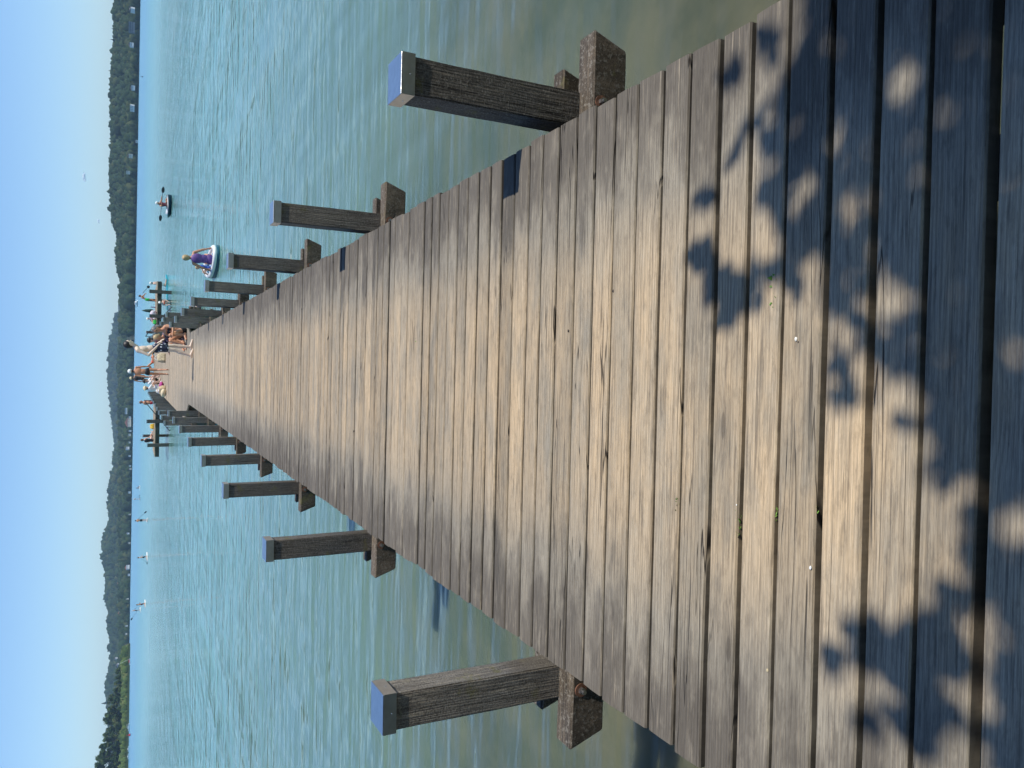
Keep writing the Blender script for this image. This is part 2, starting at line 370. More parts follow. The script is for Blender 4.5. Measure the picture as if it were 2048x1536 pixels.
def beam(x0,x1,y0,y1,i,z1=-.266,z0=-.437,bolts=None,skew=0.0):
    rr=random.Random(i*17+3); c=(rr.random(),rr.random(),rr.random()*.7)
    bm=bmesh.new(); bmesh.ops.create_cube(bm,size=1)
    bmesh.ops.scale(bm,vec=(x1-x0,y1-y0,z1-z0),verts=bm.verts); bmesh.ops.translate(bm,vec=((x0+x1)/2,(y0+y1)/2,(z0+z1)/2),verts=bm.verts)
    for v in bm.verts:
        if v.co.z<(z0+z1)/2: v.co.x+= .065 if v.co.x<0 else -.065
    bmesh.ops.bevel(bm,geom=list(bm.edges),offset=.009,segments=1,affect='EDGES')
    bmesh.ops.subdivide_edges(bm,edges=[e for e in bm.edges if abs(e.verts[0].co.x-e.verts[1].co.x)>1],cuts=40)
    for v in bm.verts:
        v.co+=Vector(mnoise.noise_vector(v.co*11+Vector((0,i*3,0))))*.0020; v.co.y+=skew*(x1-v.co.x)/(x1-x0)
    bm.verts.index_update(); mb=MB(); mb.add([v.co.copy() for v in bm.verts],[[v.index for v in f.verts] for f in bm.faces],c); bm.free()
    b=mb.build('cross_beam',M_beam,pier)
    if bolts:
        for bx in bolts:
            mb=MB(); yy=y0+skew*(x1-bx)/(x1-x0)-.001; zz=-.310
            mb.tube([(bx,yy+.002,zz),(bx,yy-.004,zz)],.030,20); w_=mb.build('washer',M_rust,b)
            mb=MB(); mb.tube([(bx,yy-.004,zz),(bx,yy-.020,zz)],.016,6); mb.tube([(bx,yy-.019,zz),(bx,yy-.034,zz)],.009,10); mb.build('bolt',M_bolt,b)
    return b
for i in range(19):
    yR=2.944+3.072*i; yL=3.002+3.072*i
    if yR>60: break
    wide=i>=8
    xr=1.183 if not wide else 1.66; xl=-1.402 if not wide else -1.90
    make_post(xr,yR+.083,i,big=i<6); make_post(xl,yL+.083,i+50,big=i<6)
    yb=(yR+yL)/2
    # one pair of beams clamps the two posts
    beam(xl-.27,xr+.315,yR-.088,yR+.042,i,bolts=(xl,xr+.005) if i<6 else None,skew=yL-yR)
    beam(xl-.20,xr+.24,yR+.180,yR+.275,i+40,skew=yL-yR)
# platform posts
for k,(x,y,t,wd) in enumerate([(5.3,61.35,.56,.24),(3.53,61.35,.52,.24),(-4.07,61.35,.58,.24),(-5.8,61.35,.52,.24),(5.17,67.8,.66,.2),(2.6,67.8,.62,.2),(-5.65,67.8,.74,.2),(-2.9,67.8,.60,.2)]):
    make_post(x,y,k+200,False,t,-3.5,wd)
# pointed furled parasol-like mooring stake next to the right wing
# stairs down to the water on both sides, with long hand rails
for s in (1,-1):
    x0=s*2.3; mb=MB()
    for k in range(5):
        zz=-.16-.17*k; xa=x0+s*.30*k; mb.box((min(xa,xa+s*.28),60.55,zz-.035),(max(xa,xa+s*.28),61.3,zz),.003,(.5,.5,.6))
    st=mb.build('stair_treads',M_plank,pier)
    mb=MB()
    for yy in (60.50,61.31): mb.tube([(x0,yy,-.14),(x0+s*1.6,yy,-1.1)],.035,6)
    mb.build('stair_stringer',M_joist,pier)
    mb=MB(); mb.tube([(s*2.25-.25,60.52,.74),(s*2.5-.25,60.52,.60),(s*4.45-.25,60.52,-.92),(s*4.6-.25,60.52,-1.1)],.028,8)
    mb.tube([(s*2.28-.25,60.52,.72),(s*2.28-.25,60.52,-.2)],.022,8); mb.tube([(s*4.2-.25,60.52,-.72),(s*4.2-.25,60.52,-1.3)],.022,8)
    mb.build('handrail',M_darkmetal,pier)

# ------------------------------------------------------------------ far shores
M_trunk=plain('bark',(.09,.07,.05),.9,.25,20)
def foliage_mat(name,a,b,c):
    g=G(name); pv=g.n('ShaderNodeAttribute',attribute_name='pv'); sp=g.n('ShaderNodeSeparateColor'); g.set(sp.inputs[0],pv.outputs['Color'])
    tc=g.n('ShaderNodeTexCoord').outputs['Object']; n=g.noise(tc,sc=.35,detail=4)
    col=g.mix(g.ramp(sp.outputs[0],.0,1),a,b); col=g.mix(g.math('MULTIPLY',g.ramp(sp.outputs[1],.72,1),.8),col,c); col=g.mix(g.math('MULTIPLY',g.ramp(n,.45,.7),.35),col,a)
    return g.out(col,.85,bump=g.noise(tc,sc=.9,detail=3),bstr=.7,bdist=1.2,Specular_IOR_Level=.1)
M_forest=foliage_mat('forest_foliage',(.012,.026,.013),(.032,.060,.026),(.070,.085,.036))
M_bankfol=foliage_mat('bank_foliage',(.034,.062,.020),(.085,.130,.036),(.13,.14,.05))
# base crowns
def ico(sub): 
    bm=bmesh.new(); bmesh.ops.create_icosphere(bm,subdivisions=sub,radius=1); bm.verts.index_update()
    v=np.array([x.co[:] for x in bm.verts]); f=np.array([[q.index for q in p.verts] for p in bm.faces]); bm.free(); return v,f
IV,IF=ico(2); IV1,IF1=ico(3)
def crown_variants(n,V,amp,seed):
    out=[]
    for k in range(n):
        r=np.array([1+amp*(mnoise.noise(Vector(tuple(v*1.7+k*9.1+seed)))*1.0+.6*mnoise.noise(Vector(tuple(v*4.1+k*3.3)))) for v in V]); out.append(V*r[:,None])
    return out
CV=crown_variants(10,IV,.55,0)
def scatter_crowns(name,pts,rad,hei,mat,label,conifer=.08,sub=None):
    """pts (n,3) crown centres -> one mesh"""
    n=len(pts); vs=[];fs=[];cs=[]; off=0
    for k in range(n):
        V=CV[k%10].copy(); a=rng.uniform(0,6.28); ca,sa=math.cos(a),math.sin(a)
        V=np.stack([V[:,0]*ca-V[:,1]*sa,V[:,0]*sa+V[:,1]*ca,V[:,2]],-1)
        r=rad[k]; h=hei[k]
        if rng.random()<conifer:
            t=(V[:,2]+1)/2; V=V*np.stack([.62*(1.25-t),.62*(1.25-t),np.ones_like(t)*1.35],-1)
        vs.append(V*np.array([r,r,h])+pts[k]); fs.append(IF+off); off+=len(V)
        c=np.empty((len(V),4),np.float32); c[:]=(rng.random(),rng.random(),rng.random(),1); cs.append(c)
    co=np.concatenate(vs); F=np.concatenate(fs); me=bpy.data.meshes.new(name)
    me.vertices.add(len(co)); me.vertices.foreach_set('co',co.ravel()); me.loops.add(F.size); me.loops.foreach_set('vertex_index',F.ravel().astype(np.int32))
    me.polygons.add(len(F)); me.polygons.foreach_set('loop_start',np.arange(len(F))*3)
    a=me.attributes.new('pv','FLOAT_COLOR','POINT'); a.data.foreach_set('color',np.concatenate(cs).ravel())
    me.update(); me.validate()
    o=link_mesh(name,me,mat); tag(o,label,'forest',kind='stuff'); return o
g=G('hill_ground'); tc=g.n('ShaderNodeTexCoord').outputs['Object']
M_hill=g.out(g.mix(g.ramp(g.noise(tc,sc=.01,detail=5),.4,.6),(.012,.022,.010),(.022,.034,.014)),.95)
def ridge(sky_pts,Rs,Rt,Rb,name,tree_h,extra=0.0,y_lo=None,shore=None):
    """hill body: shore at distance Rs, crest at Rt; crest height taken from the skyline list (photo y, x)."""
    A=[];H=[]
    for (y,x) in sky_pts:
        a,e=azel(x,y); A.append(a); H.append(math.tan(e)*Rt+EYE-tree_h*1.0)
    A=np.array(A); H=np.array(H); o=np.argsort(A); A=A[o]; H=H[o]
    def prof(a,t):   # t 0 at shore .. 1 crest .. 1.4 behind
        h=np.interp(a,A,H); h=np.maximum(h,3.0)
        s=np.clip(t,0,1); s=s*s*(3-2*s)*.55+s*.45
        return np.where(t<=1,.3+(h-.3)*s,.3+(h-.3)*(1-(t-1)*.8))
    return A,H,prof
def hill_mesh(name,A,prof,Rs,Rt,a0,a1,na=220,nr=26):
    aa=np.linspace(a0,a1,na+1); tt=np.linspace(-.02,1.6,nr+1); AA,TT=np.meshgrid(aa,tt); RR=Rs+(Rt-Rs)*TT
    ZZ=prof(AA,np.maximum(TT,0)); ZZ=np.where(TT<0,-2,ZZ)
    ZZ=ZZ+ (np.sin(AA*190+TT*7)*np.cos(TT*9+AA*60))*np.clip(TT,0,1)*1.5
    co=np.stack([RR*np.sin(AA),RR*np.cos(AA),ZZ],-1).reshape(-1,3); me=bpy.data.meshes.new(name)
    idx=np.arange(co.shape[0]).reshape(nr+1,na+1); q=np.stack([idx[:-1,:-1],idx[:-1,1:],idx[1:,1:],idx[1:,:-1]],-1).reshape(-1,4)
    me.vertices.add(len(co)); me.vertices.foreach_set('co',co.ravel()); me.loops.add(q.size); me.loops.foreach_set('vertex_index',q.ravel().astype(np.int32)); me.polygons.add(len(q)); me.polygons.foreach_set('loop_start',np.arange(len(q))*4); me.update(); me.validate()
    tag(link_mesh('hills',me,M_hill,smooth=True),kind='structure')
def populate(name,label,prof,Rs,Rt,a0,a1,n,r0,r1,th,mat,tmax=1.05,conifer=.04,tp=1.0,fmin=.0,front=.2):
    n=int(n*.72); t=rng.random(n)**tp*tmax; a=rng.uniform(a0,a1,n)
    k=int(n*front); t[:k]=rng.uniform(0,.06,k)       # a fuller row along the shore
    c=int(n*.12); t[k:k+c]=rng.uniform(.92,1.03,c)
    Rr=Rs+(Rt-Rs)*t; z=prof(a,t); r=rng.uniform(r0,r1,n)*(1+.35*(rng.random(n)>.9)); h=r*np.where(t>.8,rng.uniform(.8,1.15,n),rng.uniform(.8,1.6,n)); r=np.where(t>.8,r*.85,r)
    zo=th*np.where(t>.8,rng.uniform(.6,.9,n),rng.uniform(.35,1.0,n)); zo[:k]=r[:k]*rng.uniform(.1,.7,k)
    pts=np.stack([Rr*np.sin(a),Rr*np.cos(a),z+zo],-1)
    return scatter_crowns(name,pts,r,h,mat,label,conifer)
AZ=lambda y:azel(270,y)[0]
# far blue ridges
S1=[(640,232),(652,231),(660,229),(668,227),(680,223),(690,221.5),(710,221),(740,220.5),(760,219.5),(780,221),(800,223),(815,226),(825,227),(835,227),(850,230),(865,230.5),(880,232.5),(895,235.5),(905,236),(930,237),(960,238),(1000,238)]
A1,H1,p1=ridge(S1,4300,5200,0,'r',10)
hill_mesh('hills',A1,p1,4300,5200,AZ(1010),AZ(610))
populate('distant_wood','blue-hazed wooded ridge far behind the middle of the lake',p1,4300,5200,AZ(1005),AZ(630),4200,11,17,8,M_forest,tp=.8)
S2=[(880,240),(895,236),(905,232),(912,230),(920,229),(925,229.5),(932,233),(938,229),(945,226),(955,224),(985,222),(1000,221),(1015,221),(1030,223),(1042,224.5),(1055,218),(1070,212),(1080,208),(1088,207.5),(1100,209),(1120,211),(1140,214),(1160,216.5),(1185,215),(1200,215),(1215,218),(1228,221.5),(1240,218.5),(1250,218.5),(1265,221),(1275,224),(1290,224),(1310,226.5),(1325,224.5),(1340,224),(1350,220),(1365,217),(1380,216),(1395,217),(1420,220),(1560,224),(1750,216),(1950,225),(2300,230)]
A2,H2,p2=ridge(S2,3000,3900,0,'r',9)
hill_mesh('hills',A2,p2,3000,3900,AZ(2300),AZ(885))
populate('wooded_ridge','wooded ridge with a rounded summit behind the left half of the lake',p2,3000,3900,AZ(2290),AZ(885),12500,9,14,8,M_forest,tp=.8)
# lower lakeside slope, middle and left
S3=[(630,243),(650,241),(665,241),(700,238.5),(740,238),(780,239),(830,239),(880,240),(930,240),(980,240),(1030,240),(1080,240),(1130,240),(1180,241),(1230,241),(1280,241),(1330,242),(1400,243)]
A3,H3,p3=ridge(S3,2350,2800,0,'r',11)
hill_mesh('hills',A3,p3,2350,2800,AZ(1420),AZ(600))
populate('lakeside_wood','green lakeside wood dotted with small houses along the far middle shore',p3,2350,2800,AZ(1410),AZ(615),6500,6.5,10.5,7,M_forest,conifer=.06)
# right-hand wooded hill
S4=[(-700,244),(-400,232),(-40,231),(0,231.5),(30,230),(60,230),(85,230.5),(100,228),(120,227.5),(135,226),(150,225),(170,224),(190,223),(210,224),(240,225),(260,225),(275,226),(290,224),(310,223),(330,222),(370,222),(384,221),(393,226),(402,224),(412,223),(430,225),(440,227),(455,231),(465,238),(470,241),(475,237.5),(490,237),(500,234),(515,235),(530,237),(545,240),(556,246),(566,245),(580,242),(592,242),(605,240.5),(617,245),(630,240),(645,242),(655,243),(670,245)]
A4,H4,p4=ridge(S4,1950,2350,0,'r',11)
hill_mesh('hills',A4,p4,1950,2350,AZ(680),AZ(-700))
populate('hill_wood','dark green wooded hillside along the right-hand far shore',p4,1950,2350,AZ(664),AZ(-690),16500,5.5,9.5,8,M_forest,conifer=.04)
# left-hand bank: undergrowth and reeds
def bk(a,t): return 1.0+t*6
populate('bank_undergrowth','low bushes and reeds along the nearer left bank',bk,1330,1480,AZ(2200),AZ(1292),6000,2.5,5,1.5,M_bankfol,conifer=0,front=.5)
def strip(name,R0,R1,a0,a1,z):
    hill_mesh(name,None,lambda a,t:0*a+1+z*np.clip(t,0,1),R0,R1,a0,a1,60,6)
strip('hills',1325,1550,AZ(2250),AZ(1285),7)
# reed belt
mb=MB()
for k in range(9000):
    a=rng.uniform(AZ(2200),AZ(1288)); rr=rng.uniform(1312,1326); x=rr*math.sin(a); y=rr*math.cos(a); h=rng.uniform(2.0,3.4); wd=rng.uniform(.4,.9)
    mb.add([(x-wd,y,-.2),(x+wd,y+.3,-.2),(x+rng.uniform(-.5,.5),y+.1,h)],[(0,1,2)],(rng.random(),.3+.5*rng.random(),.5))
g=G('reed_green'); pv=g.n('ShaderNodeAttribute',attribute_name='pv'); sp=g.n('ShaderNodeSeparateColor'); g.set(sp.inputs[0],pv.outputs['Color'])
M_reed=g.out(g.mix(sp.outputs[0],(.05,.085,.025),(.10,.125,.04)),.8)
tag(mb.build('reeds',M_reed),'pale green reed belt at the foot of the left bank','reeds',kind='stuff')

# individual trees of the left bank
def far_tree(name,x,y,z0,h,wd,kind,label,group='tall trees on the left bank',seed=0):
    r=random.Random(seed); root=empty(name,(x,y,z0)); tag(root,label,'tree',group)
    mb=MB(); mb.tube([(0,0,-1),(0,0,h*.35),(h*.01,0,h*.7)],[h*.025,h*.018,h*.006],7)
    for k in range(7):
        a=r.uniform(0,6.28); z=h*r.uniform(.3,.65); mb.tube([(0,0,z),(math.cos(a)*wd*.5,math.sin(a)*wd*.5,z+h*.15)],[h*.008,h*.003],5)
    mb.build('trunk',M_trunk,root)
    # crown: many leaf-cluster facets spread through lobes
    lobes=[]
    nl={'dense':70,'round':26,'spiky':22,'tall':24}[kind]
    for k in range(nl):
        t=r.random(); a=r.uniform(0,6.28)
        if kind=='spiky': z=h*(.25+.72*t); rad=wd*.5*(1.05-t)*r.uniform(.5,1); lr=wd*.16*(1.15-t*.8)
        elif kind=='tall': z=h*(.22+.70*t); rad=wd*.38*math.sin(math.pi*min(.98,.25+t*.72))*r.uniform(.3,1); lr=wd*r.uniform(.14,.22)
        else: z=h*(.30+.58*t); rad=wd*.42*math.sin(math.pi*(.2+.68*t))*r.uniform(.4,1); lr=wd*r.uniform(.13,.21)
        lobes.append((math.cos(a)*rad,math.sin(a)*rad,z,lr))
    vs=[];fs=[];cs=[]
    for (cx,cy_,cz,lr) in lobes:
        base=r.random(); b2=r.random()
        for q in range(70):
            d=Vector((r.gauss(0,1),r.gauss(0,1),r.gauss(0,1))).normalized()*lr*r.uniform(.55,1.15); c=Vector((cx,cy_,cz+d.z*.1))+d; s=lr*r.uniform(.16,.32)
            u=Vector((r.gauss(0,1),r.gauss(0,1),r.gauss(0,.7))).normalized(); v=u.cross(Vector((r.gauss(0,1),r.gauss(0,1),1))).normalized(); n=len(vs)
            vs+=[c-u*s,c+v*s*.8,c+u*s,c-v*s*.8]; fs+=[(n,n+1,n+2),(n,n+2,n+3)]; cs+=[(min(1,max(0,base+r.uniform(-.2,.2))),b2,.5)]*4
        n0=len(vs); lv=CV[r.randrange(10)]*lr*.78+np.array([cx,cy_,cz]); vs+=[tuple(p) for p in lv]; fs+=[tuple(int(i)+n0 for i in f) for f in IF]; cs+=[(base*.6,b2,.5)]*len(lv)
    mb=MB(); mb.v=[tuple(v) for v in vs]; mb.f=fs; mb.c=cs
    mb.build('crown',M_bankfol,root)
    return root
def bank_tree(py,px_top,wpx,kind,label,R_,seed):
    a,e=azel(px_top,py); top=math.tan(e)*R_+EYE; wd=wpx/FPX*R_*.95
    return far_tree('bank_tree',R_*math.sin(a),R_*math.cos(a),1.0,top-1.0,wd,kind,label,seed=seed)
bt=[(1343,229,14,'round','small roundish tree at the low right end of the left bank row',1420),
(1356,229,14,'round','low broad tree just left of the end of the bank row, olive green',1400),
(1369,228,15,'round','low spreading tree in front of the blue hill at the left bank',1390),
(1382,225,15,'round','medium bushy tree below the last bit of visible blue ridge',1400),
(1393,217,14,'tall','upright tree right beside the spindly one on the left bank',1410),
(1408,204.5,11,'spiky','spindly open-topped tree poking above its neighbours on the left bank',1430),
(1402,214,16,'round','reddish-brown tinged tree at the foot of the spindly one',1380),
(1419,211,17,'round','round tree in the dip after the spindly tree',1390),
(1430,208,16,'tall','oval tree right of the dense dome-shaped tree',1410),
(1443,202,24,'round','dense dome-shaped tree standing proud in the middle of the bank row',1400),
(1458,210,17,'round','smaller rounded tree in the notch left of the dome-shaped tree',1370),
(1470,205,17,'tall','upright tree left of the notch in the skyline',1410),
(1482,200,19,'round','airy-topped tree at about the middle of the left group',1400),
(1495,196.5,19,'tall','tall tree with sky showing through its top',1390),
(1507,192,20,'round','broad tree third from the picture edge on the left bank',1410),
(1519,187,22,'tall','second tallest tree of the left bank beside the picture edge',1400),
(1534,182.5,26,'round','tallest tree of the left bank at the very edge of the picture',1390),
(1552,186,24,'round','tree beyond the tallest one on the left bank',1400)]
for k,(y,x,wd,kd,lb,rr_) in enumerate(bt): bank_tree(y,x,wd,kd,lb,rr_,k+3)
# lone skyline trees on the right hill
for k,(y,x,hh,lb) in enumerate([(221.5,217,9,'pointed conifer rising above the right hill skyline, the tallest spike'),(275,221,7,'small pointed conifer on the right hill skyline, left of the tallest spike'),(297,222,6,'short pointed conifer on the flat part of the right hill skyline'),(325,220.5,6,'tiny pointed conifer at the highest part of the right hill skyline'),(515,232,8,'feathery conifer on the wooded skyline above the kayaker side'),(658,234,9,'tree with see-through crown beside the start of the blue ridge')]):
    a,e=azel(x,y); Rr=2330; top=math.tan(e)*Rr+EYE; hgt=hh/FPX*Rr*1.7
    far_tree('skyline_tree',Rr*math.sin(a),Rr*math.cos(a),top-hgt,hgt,hgt*.42,'spiky',lb,'conifers on the right skyline',seed=40+k)

# ------------------------------------------------------------------ houses and small craft on the far shore
M_wallw=plain('white_render',(.55,.55,.53),.7,.06,.5); M_wallb=plain('cream_render',(.55,.48,.38),.7,.06,.5); M_roofr=plain('red_tiles',(.25,.10,.07),.8,.2,.6); M_roofd=plain('dark_tiles',(.09,.08,.08),.8,.2,.6); M_glass=plain('window_glass',(.04,.06,.08),.1,.1,1)
def house(x,y,z,wd,dp,hh,rz,wall,roof,label,group=None,flat=False,nw=3):
    root=empty('lake_house',(x,y,z),rz); tag(root,label,'house',group)
    mb=MB(); mb.box((-wd/2,-dp/2,-3),(wd/2,dp/2,hh)); mb.build('wall',wall,root)
    mb=MB(); e=.5
    if flat: mb.box((-wd/2-e,-dp/2-e,hh),(wd/2+e,dp/2+e,hh+.5))
    else:
        rh=wd*.28; mb.add([(-wd/2-e,-dp/2-e,hh),(wd/2+e,-dp/2-e,hh),(wd/2+e,dp/2+e,hh),(-wd/2-e,dp/2+e,hh),(0,-dp/2-e,hh+rh),(0,dp/2+e,hh+rh)],[(0,1,4),(1,2,5,4),(2,3,5),(3,0,4,5),(0,3,2,1)])
    mb.build('roof',roof,root)
    for k in range(nw):
        xx=-wd/2+wd*(k+.5)/nw
        for zz in ([hh*.2] if hh<5 else [hh*.12,hh*.55]):
            mb=MB(); mb.box((xx-.7,-dp/2-.06,zz),(xx+.7,-dp/2+.02,zz+1.5)); mb.build('window',M_glass,root)
    return root
def on_hill(py,px,R_):
    a,e=azel(px,py); return R_*math.sin(a),R_*math.cos(a),math.tan(e)*R_+EYE,-a
uniq=[(20,264,1935,16,'white villa half hidden in trees near the picture edge on the right shore',M_wallw,M_roofd,9,0,0),
(55,262,1900,34,'long grey pavilion with a flat roof on columns on the right shore',plain('grey_boards',(.12,.13,.14),.8,.2,.5),M_roofd,15,1,9),
(90,262,1935,14,'pale house just left of the long pavilion on the right shore',M_wallw,M_roofd,8,0,3),
(176,265,1935,15,'white house low in the trees left of the yellow shore clearing',M_wallw,M_roofd,7,0,3),
(216,263,1930,22,'white-framed flat-roofed house on the right shore below the tallest conifer',M_wallw,M_roofd,10,1,4),
(283,273,1935,8,'white boathouse at the waterline of the right shore',M_wallw,M_roofd,6,0,1),
(312,260,1935,14,'red-gabled house between dark trees on the right shore',M_wallb,M_roofr,9,0,2),
(345,255,1945,12,'cream house high in the trees right of the kayaker',M_wallb,M_roofd,8,0,2),
(1041,239,2800,14,'cream house alone high on the wooded slope above the standing paddler',M_wallb,M_roofr,18,0,2),
(845,257.5,2330,40,'long red-roofed house on the middle far shore',M_wallb,M_roofr,10,0,6),
(822,251,2340,28,'long white building up the slope in the middle of the far shore',M_wallw,M_roofd,5,1,7),
(897,254,2330,12,'bright white gable on the far shore left of the platform',M_wallw,M_roofd,10,0,2),
(1096,239.5,2800,20,'white houses terrace high on the slope above the kneeling paddler',M_wallw,M_roofd,6,1,4),
(1135,254.5,2335,18,'large white house on the shore left of the kneeling paddler',M_wallw,M_roofr,9,0,3),
(1166,238,2790,14,'pinkish house high on the slope above the empty stretch of water',M_wallb,M_roofr,9,0,2),
(1227,240,2780,18,'pale house with a pitched roof high on the slope near the paddling pair',M_wallw,M_roofr,10,0,2),
(1305,238,2780,14,'white house on the slope right of the leaning sailing boat mast',M_wallw,M_roofr,8,0,2),
(1317,231.5,2850,8,'small white house on the crest above the sailing boat',M_wallw,M_roofd,8,0,1),
(1331,236,2780,20,'pale long house left of the sailing boat mast top',M_wallw,M_roofd,7,0,3)]
for (y,x,R_,wd,lb,wl,rf,hh,fl,nw) in uniq:
    X_,Y_,Z_,a=on_hill(y,x,R_); wd*=.62; hh*=.55; house(X_,Y_,Z_-hh*.5,wd,7,hh,a+rng.uniform(-.5,.5),wl,rf,lb,None,fl,nw)
mo=[(835,259),(862,259),(870,258),(885,258.5),(912,259),(932,258.5),(938,259),(945,258),(985,258),(1012,257.5),(1029,258.5),(1063,257),(1067,255),(1074,256),(1086,257),(1121,254),(1150,256),(1172,255),(1198,254),(1218,253.5),(1252,252),(1262,253.5),(1268,251),(1278,254)]
for k,(y,x) in enumerate(mo[::2]+mo[1:6:2]):
    X_,Y_,Z_,a=on_hill(y,x,2325); house(X_,Y_,max(1.0,Z_-2)+rng.uniform(0,2),rng.uniform(3,6.5),5,rng.uniform(2,3.6),a,M_wallb if k%2 else M_wallw,M_roofd if k%3 else M_roofr,'tiny pale house or boathouse at the waterline of the distant middle shore','tiny houses along the distant waterline',False,1)

def lerp(a,b,t): return a+(b-a)*t
def boat_hull(L,Wd,H,name,mat,parent,z0=0,n=16):
    mb=MB(); vs=[];fs=[]; m_=9
    for i in range(n+1):
        t=i/n*2-1; hw=Wd/2*max(.02,(1-max(0,t)**2.4))*(1 if t>-.85 else .9); 
        for k in range(m_):
            s=k/(m_-1)*2-1; vs.append((s*hw,t*L/2, z0+H*(abs(s)**2.5)-.25*H+ .15*H*max(0,t)**2))
    for i in range(n):
        for k in range(m_-1): a=i*m_+k; fs.append((a,a+1,a+1+m_,a+m_))
    # deck
    for i in range(n): a=i*m_; fs.append((a,a+m_,a+2*m_-1,a+m_-1))
    fs.append(tuple(range(m_-1,-1,-1)))
    mb.add(vs,fs); return mb.build(name,mat,parent,smooth=False)
# motor boats, sailing boat, buoys
p=at(257.3,1456,0); a=-math.atan2(p.x,p.y); d=p.length; sc_=1000/p.length
def wpos(px,py,R_):
    a=azel(px,py)[0]; return Vector((R_*math.sin(a),R_*math.cos(a),0)),-a
q,a=wpos(257,1455,1050); mboat=empty('motor_boat',q,a+R(70)); tag(mboat,'white motor boat with a raised canopy off the reed bank at far left','boat')
boat_hull(8.5,2.6,1.4,'hull',M_white,mboat); mb=MB(); mb.box((-1,-1.5,1.0),(1,1.2,1.9),.1); mb.build('cabin',M_white,mboat); mb=MB(); mb.box((-1.2,-3.4,2.7),(1.2,-.2,2.85)); [mb.tube([(s,-3.2+j*2.8,1),(s,-3.2+j*2.8,2.7)],.06,6) for s in(-1,1) for j in (0,1)]; mb.build('canopy',M_offwhite,mboat)
q,a=wpos(256,1324,1080); sb=empty('sailing_boat',q,a+R(100)); tag(sb,'small red and white sailing boat with bare leaning mast near the left bank','boat')
boat_hull(7.5,2.2,1.2,'hull',M_white,sb); mb=MB(); mb.box((-.8,-2.6,.85),(.8,1.0,1.7),.15); mb.build('cabin',M_red,sb); mb=MB(); mb.tube([(0,-3.2,.8),(1.6,1.6,14.5)],[.13,.08],6); mb.tube([(0,-3,1.5),(0,.8,1.6)],.12,6); mb.build('mast',M_white,sb)
q,a=wpos(270,607,600); wb=empty('motor_boat',q,a+R(60)); tag(wb,'white cabin boat far out on the right, behind the green-shorts boy','boat')
boat_hull(5.0,1.9,1.2,'hull',M_white,wb); mb=MB(); mb.box((-.75,-1.5,.8),(.75,.8,2.0),.2); mb.build('cabin',M_white,wb)
for k,(py,lb) in enumerate([(1498,'first small white boat moored at the reeds near the picture edge'),(1513,'second small white boat moored at the reeds, closest to the picture edge')]):
    q,a=wpos(256,py,1200); b=empty('moored_boat',q,a+R(80)); tag(b,lb,'boat'); boat_hull(6.5,2,1.1,'hull',M_white,b); mb=MB(); mb.box((-.6,-1,.8),(.6,.8,1.5),.1); mb.build('cabin',M_white,b)
def buoy(px,py,R_,r,mat,lb):
    q,a=wpos(px,py,R_); mb=MB(); mb.ball((0,0,r*.5),(r,r,r*.9)); mb.tube([(0,0,r),(0,0,r*2.6)],r*.15,6); mb.ball((0,0,r*2.6),r*.3,8,5); tag(mb.build('buoy',mat,None,True,q),lb,'buoy')
buoy(258,1470,700,.9,M_red,'red buoy on the water just beside the motor boat at far left')
buoy(282.5,153,500,.35,M_black,'small dark buoy out on the water at far right')
# cloud wisps, beyond the haze
g=G('cloud_white'); tc=g.n('ShaderNodeTexCoord').outputs['Object']; lw=g.n('ShaderNodeLayerWeight'); lw.inputs[0].default_value=.35
p=g.n('ShaderNodeBsdfDiffuse'); p.inputs[0].default_value=(.9,.9,.92,1); tr=g.n('ShaderNodeBsdfTransparent'); mx=g.n('ShaderNodeMixShader')
g.set(mx.inputs[0],g.math('MULTIPLY',g.math('SUBTRACT',1.0,lw.outputs[1]),g.math('MULTIPLY',g.ramp(g.noise(tc,sc=.012,detail=5),.35,.65),.55))); g.set(mx.inputs[1],tr.outputs[0]); g.set(mx.inputs[2],p.outputs[0])
o_=g.n('ShaderNodeOutputMaterial'); g.nt.links.new(mx.outputs[0],o_.inputs[0]); M_cloud=g.m
for (px,py,Wd,lb) in ((167,350,45,''),(197,443,26,'')):
    a,e=azel(px,py); D=9000; c=Vector((D*math.sin(a),D*math.cos(a),math.tan(e)*D)); mb=MB(); r=random.Random(px)
    for k in range(9): mb.ball((r.uniform(-1,1)*Wd,r.uniform(-1,1)*Wd,r.uniform(-.5,.5)*Wd*.5),(Wd*r.uniform(.3,.7),Wd*.5,Wd*r.uniform(.15,.3)),14,10)
    tag(mb.build('cloud',M_cloud,None,True,c),kind='structure')
# air
zb=MB(); zb.box((-7500,-70,-8),(7500,7200,185)); 
hm,hn=newmat('haze_air'); pvn=hn.nodes.new('ShaderNodeVolumePrincipled'); pvn.inputs['Color'].default_value=(.50,.74,1,1); pvn.inputs['Density'].default_value=6.5e-5; pvn.inputs['Anisotropy'].default_value=.0
on=hn.nodes.new('ShaderNodeOutputMaterial'); hn.links.new(pvn.outputs[0],on.inputs['Volume'])
hz=zb.build('haze',hm); tag(hz,'thin pale blue haze over the lake','haze',kind='stuff')
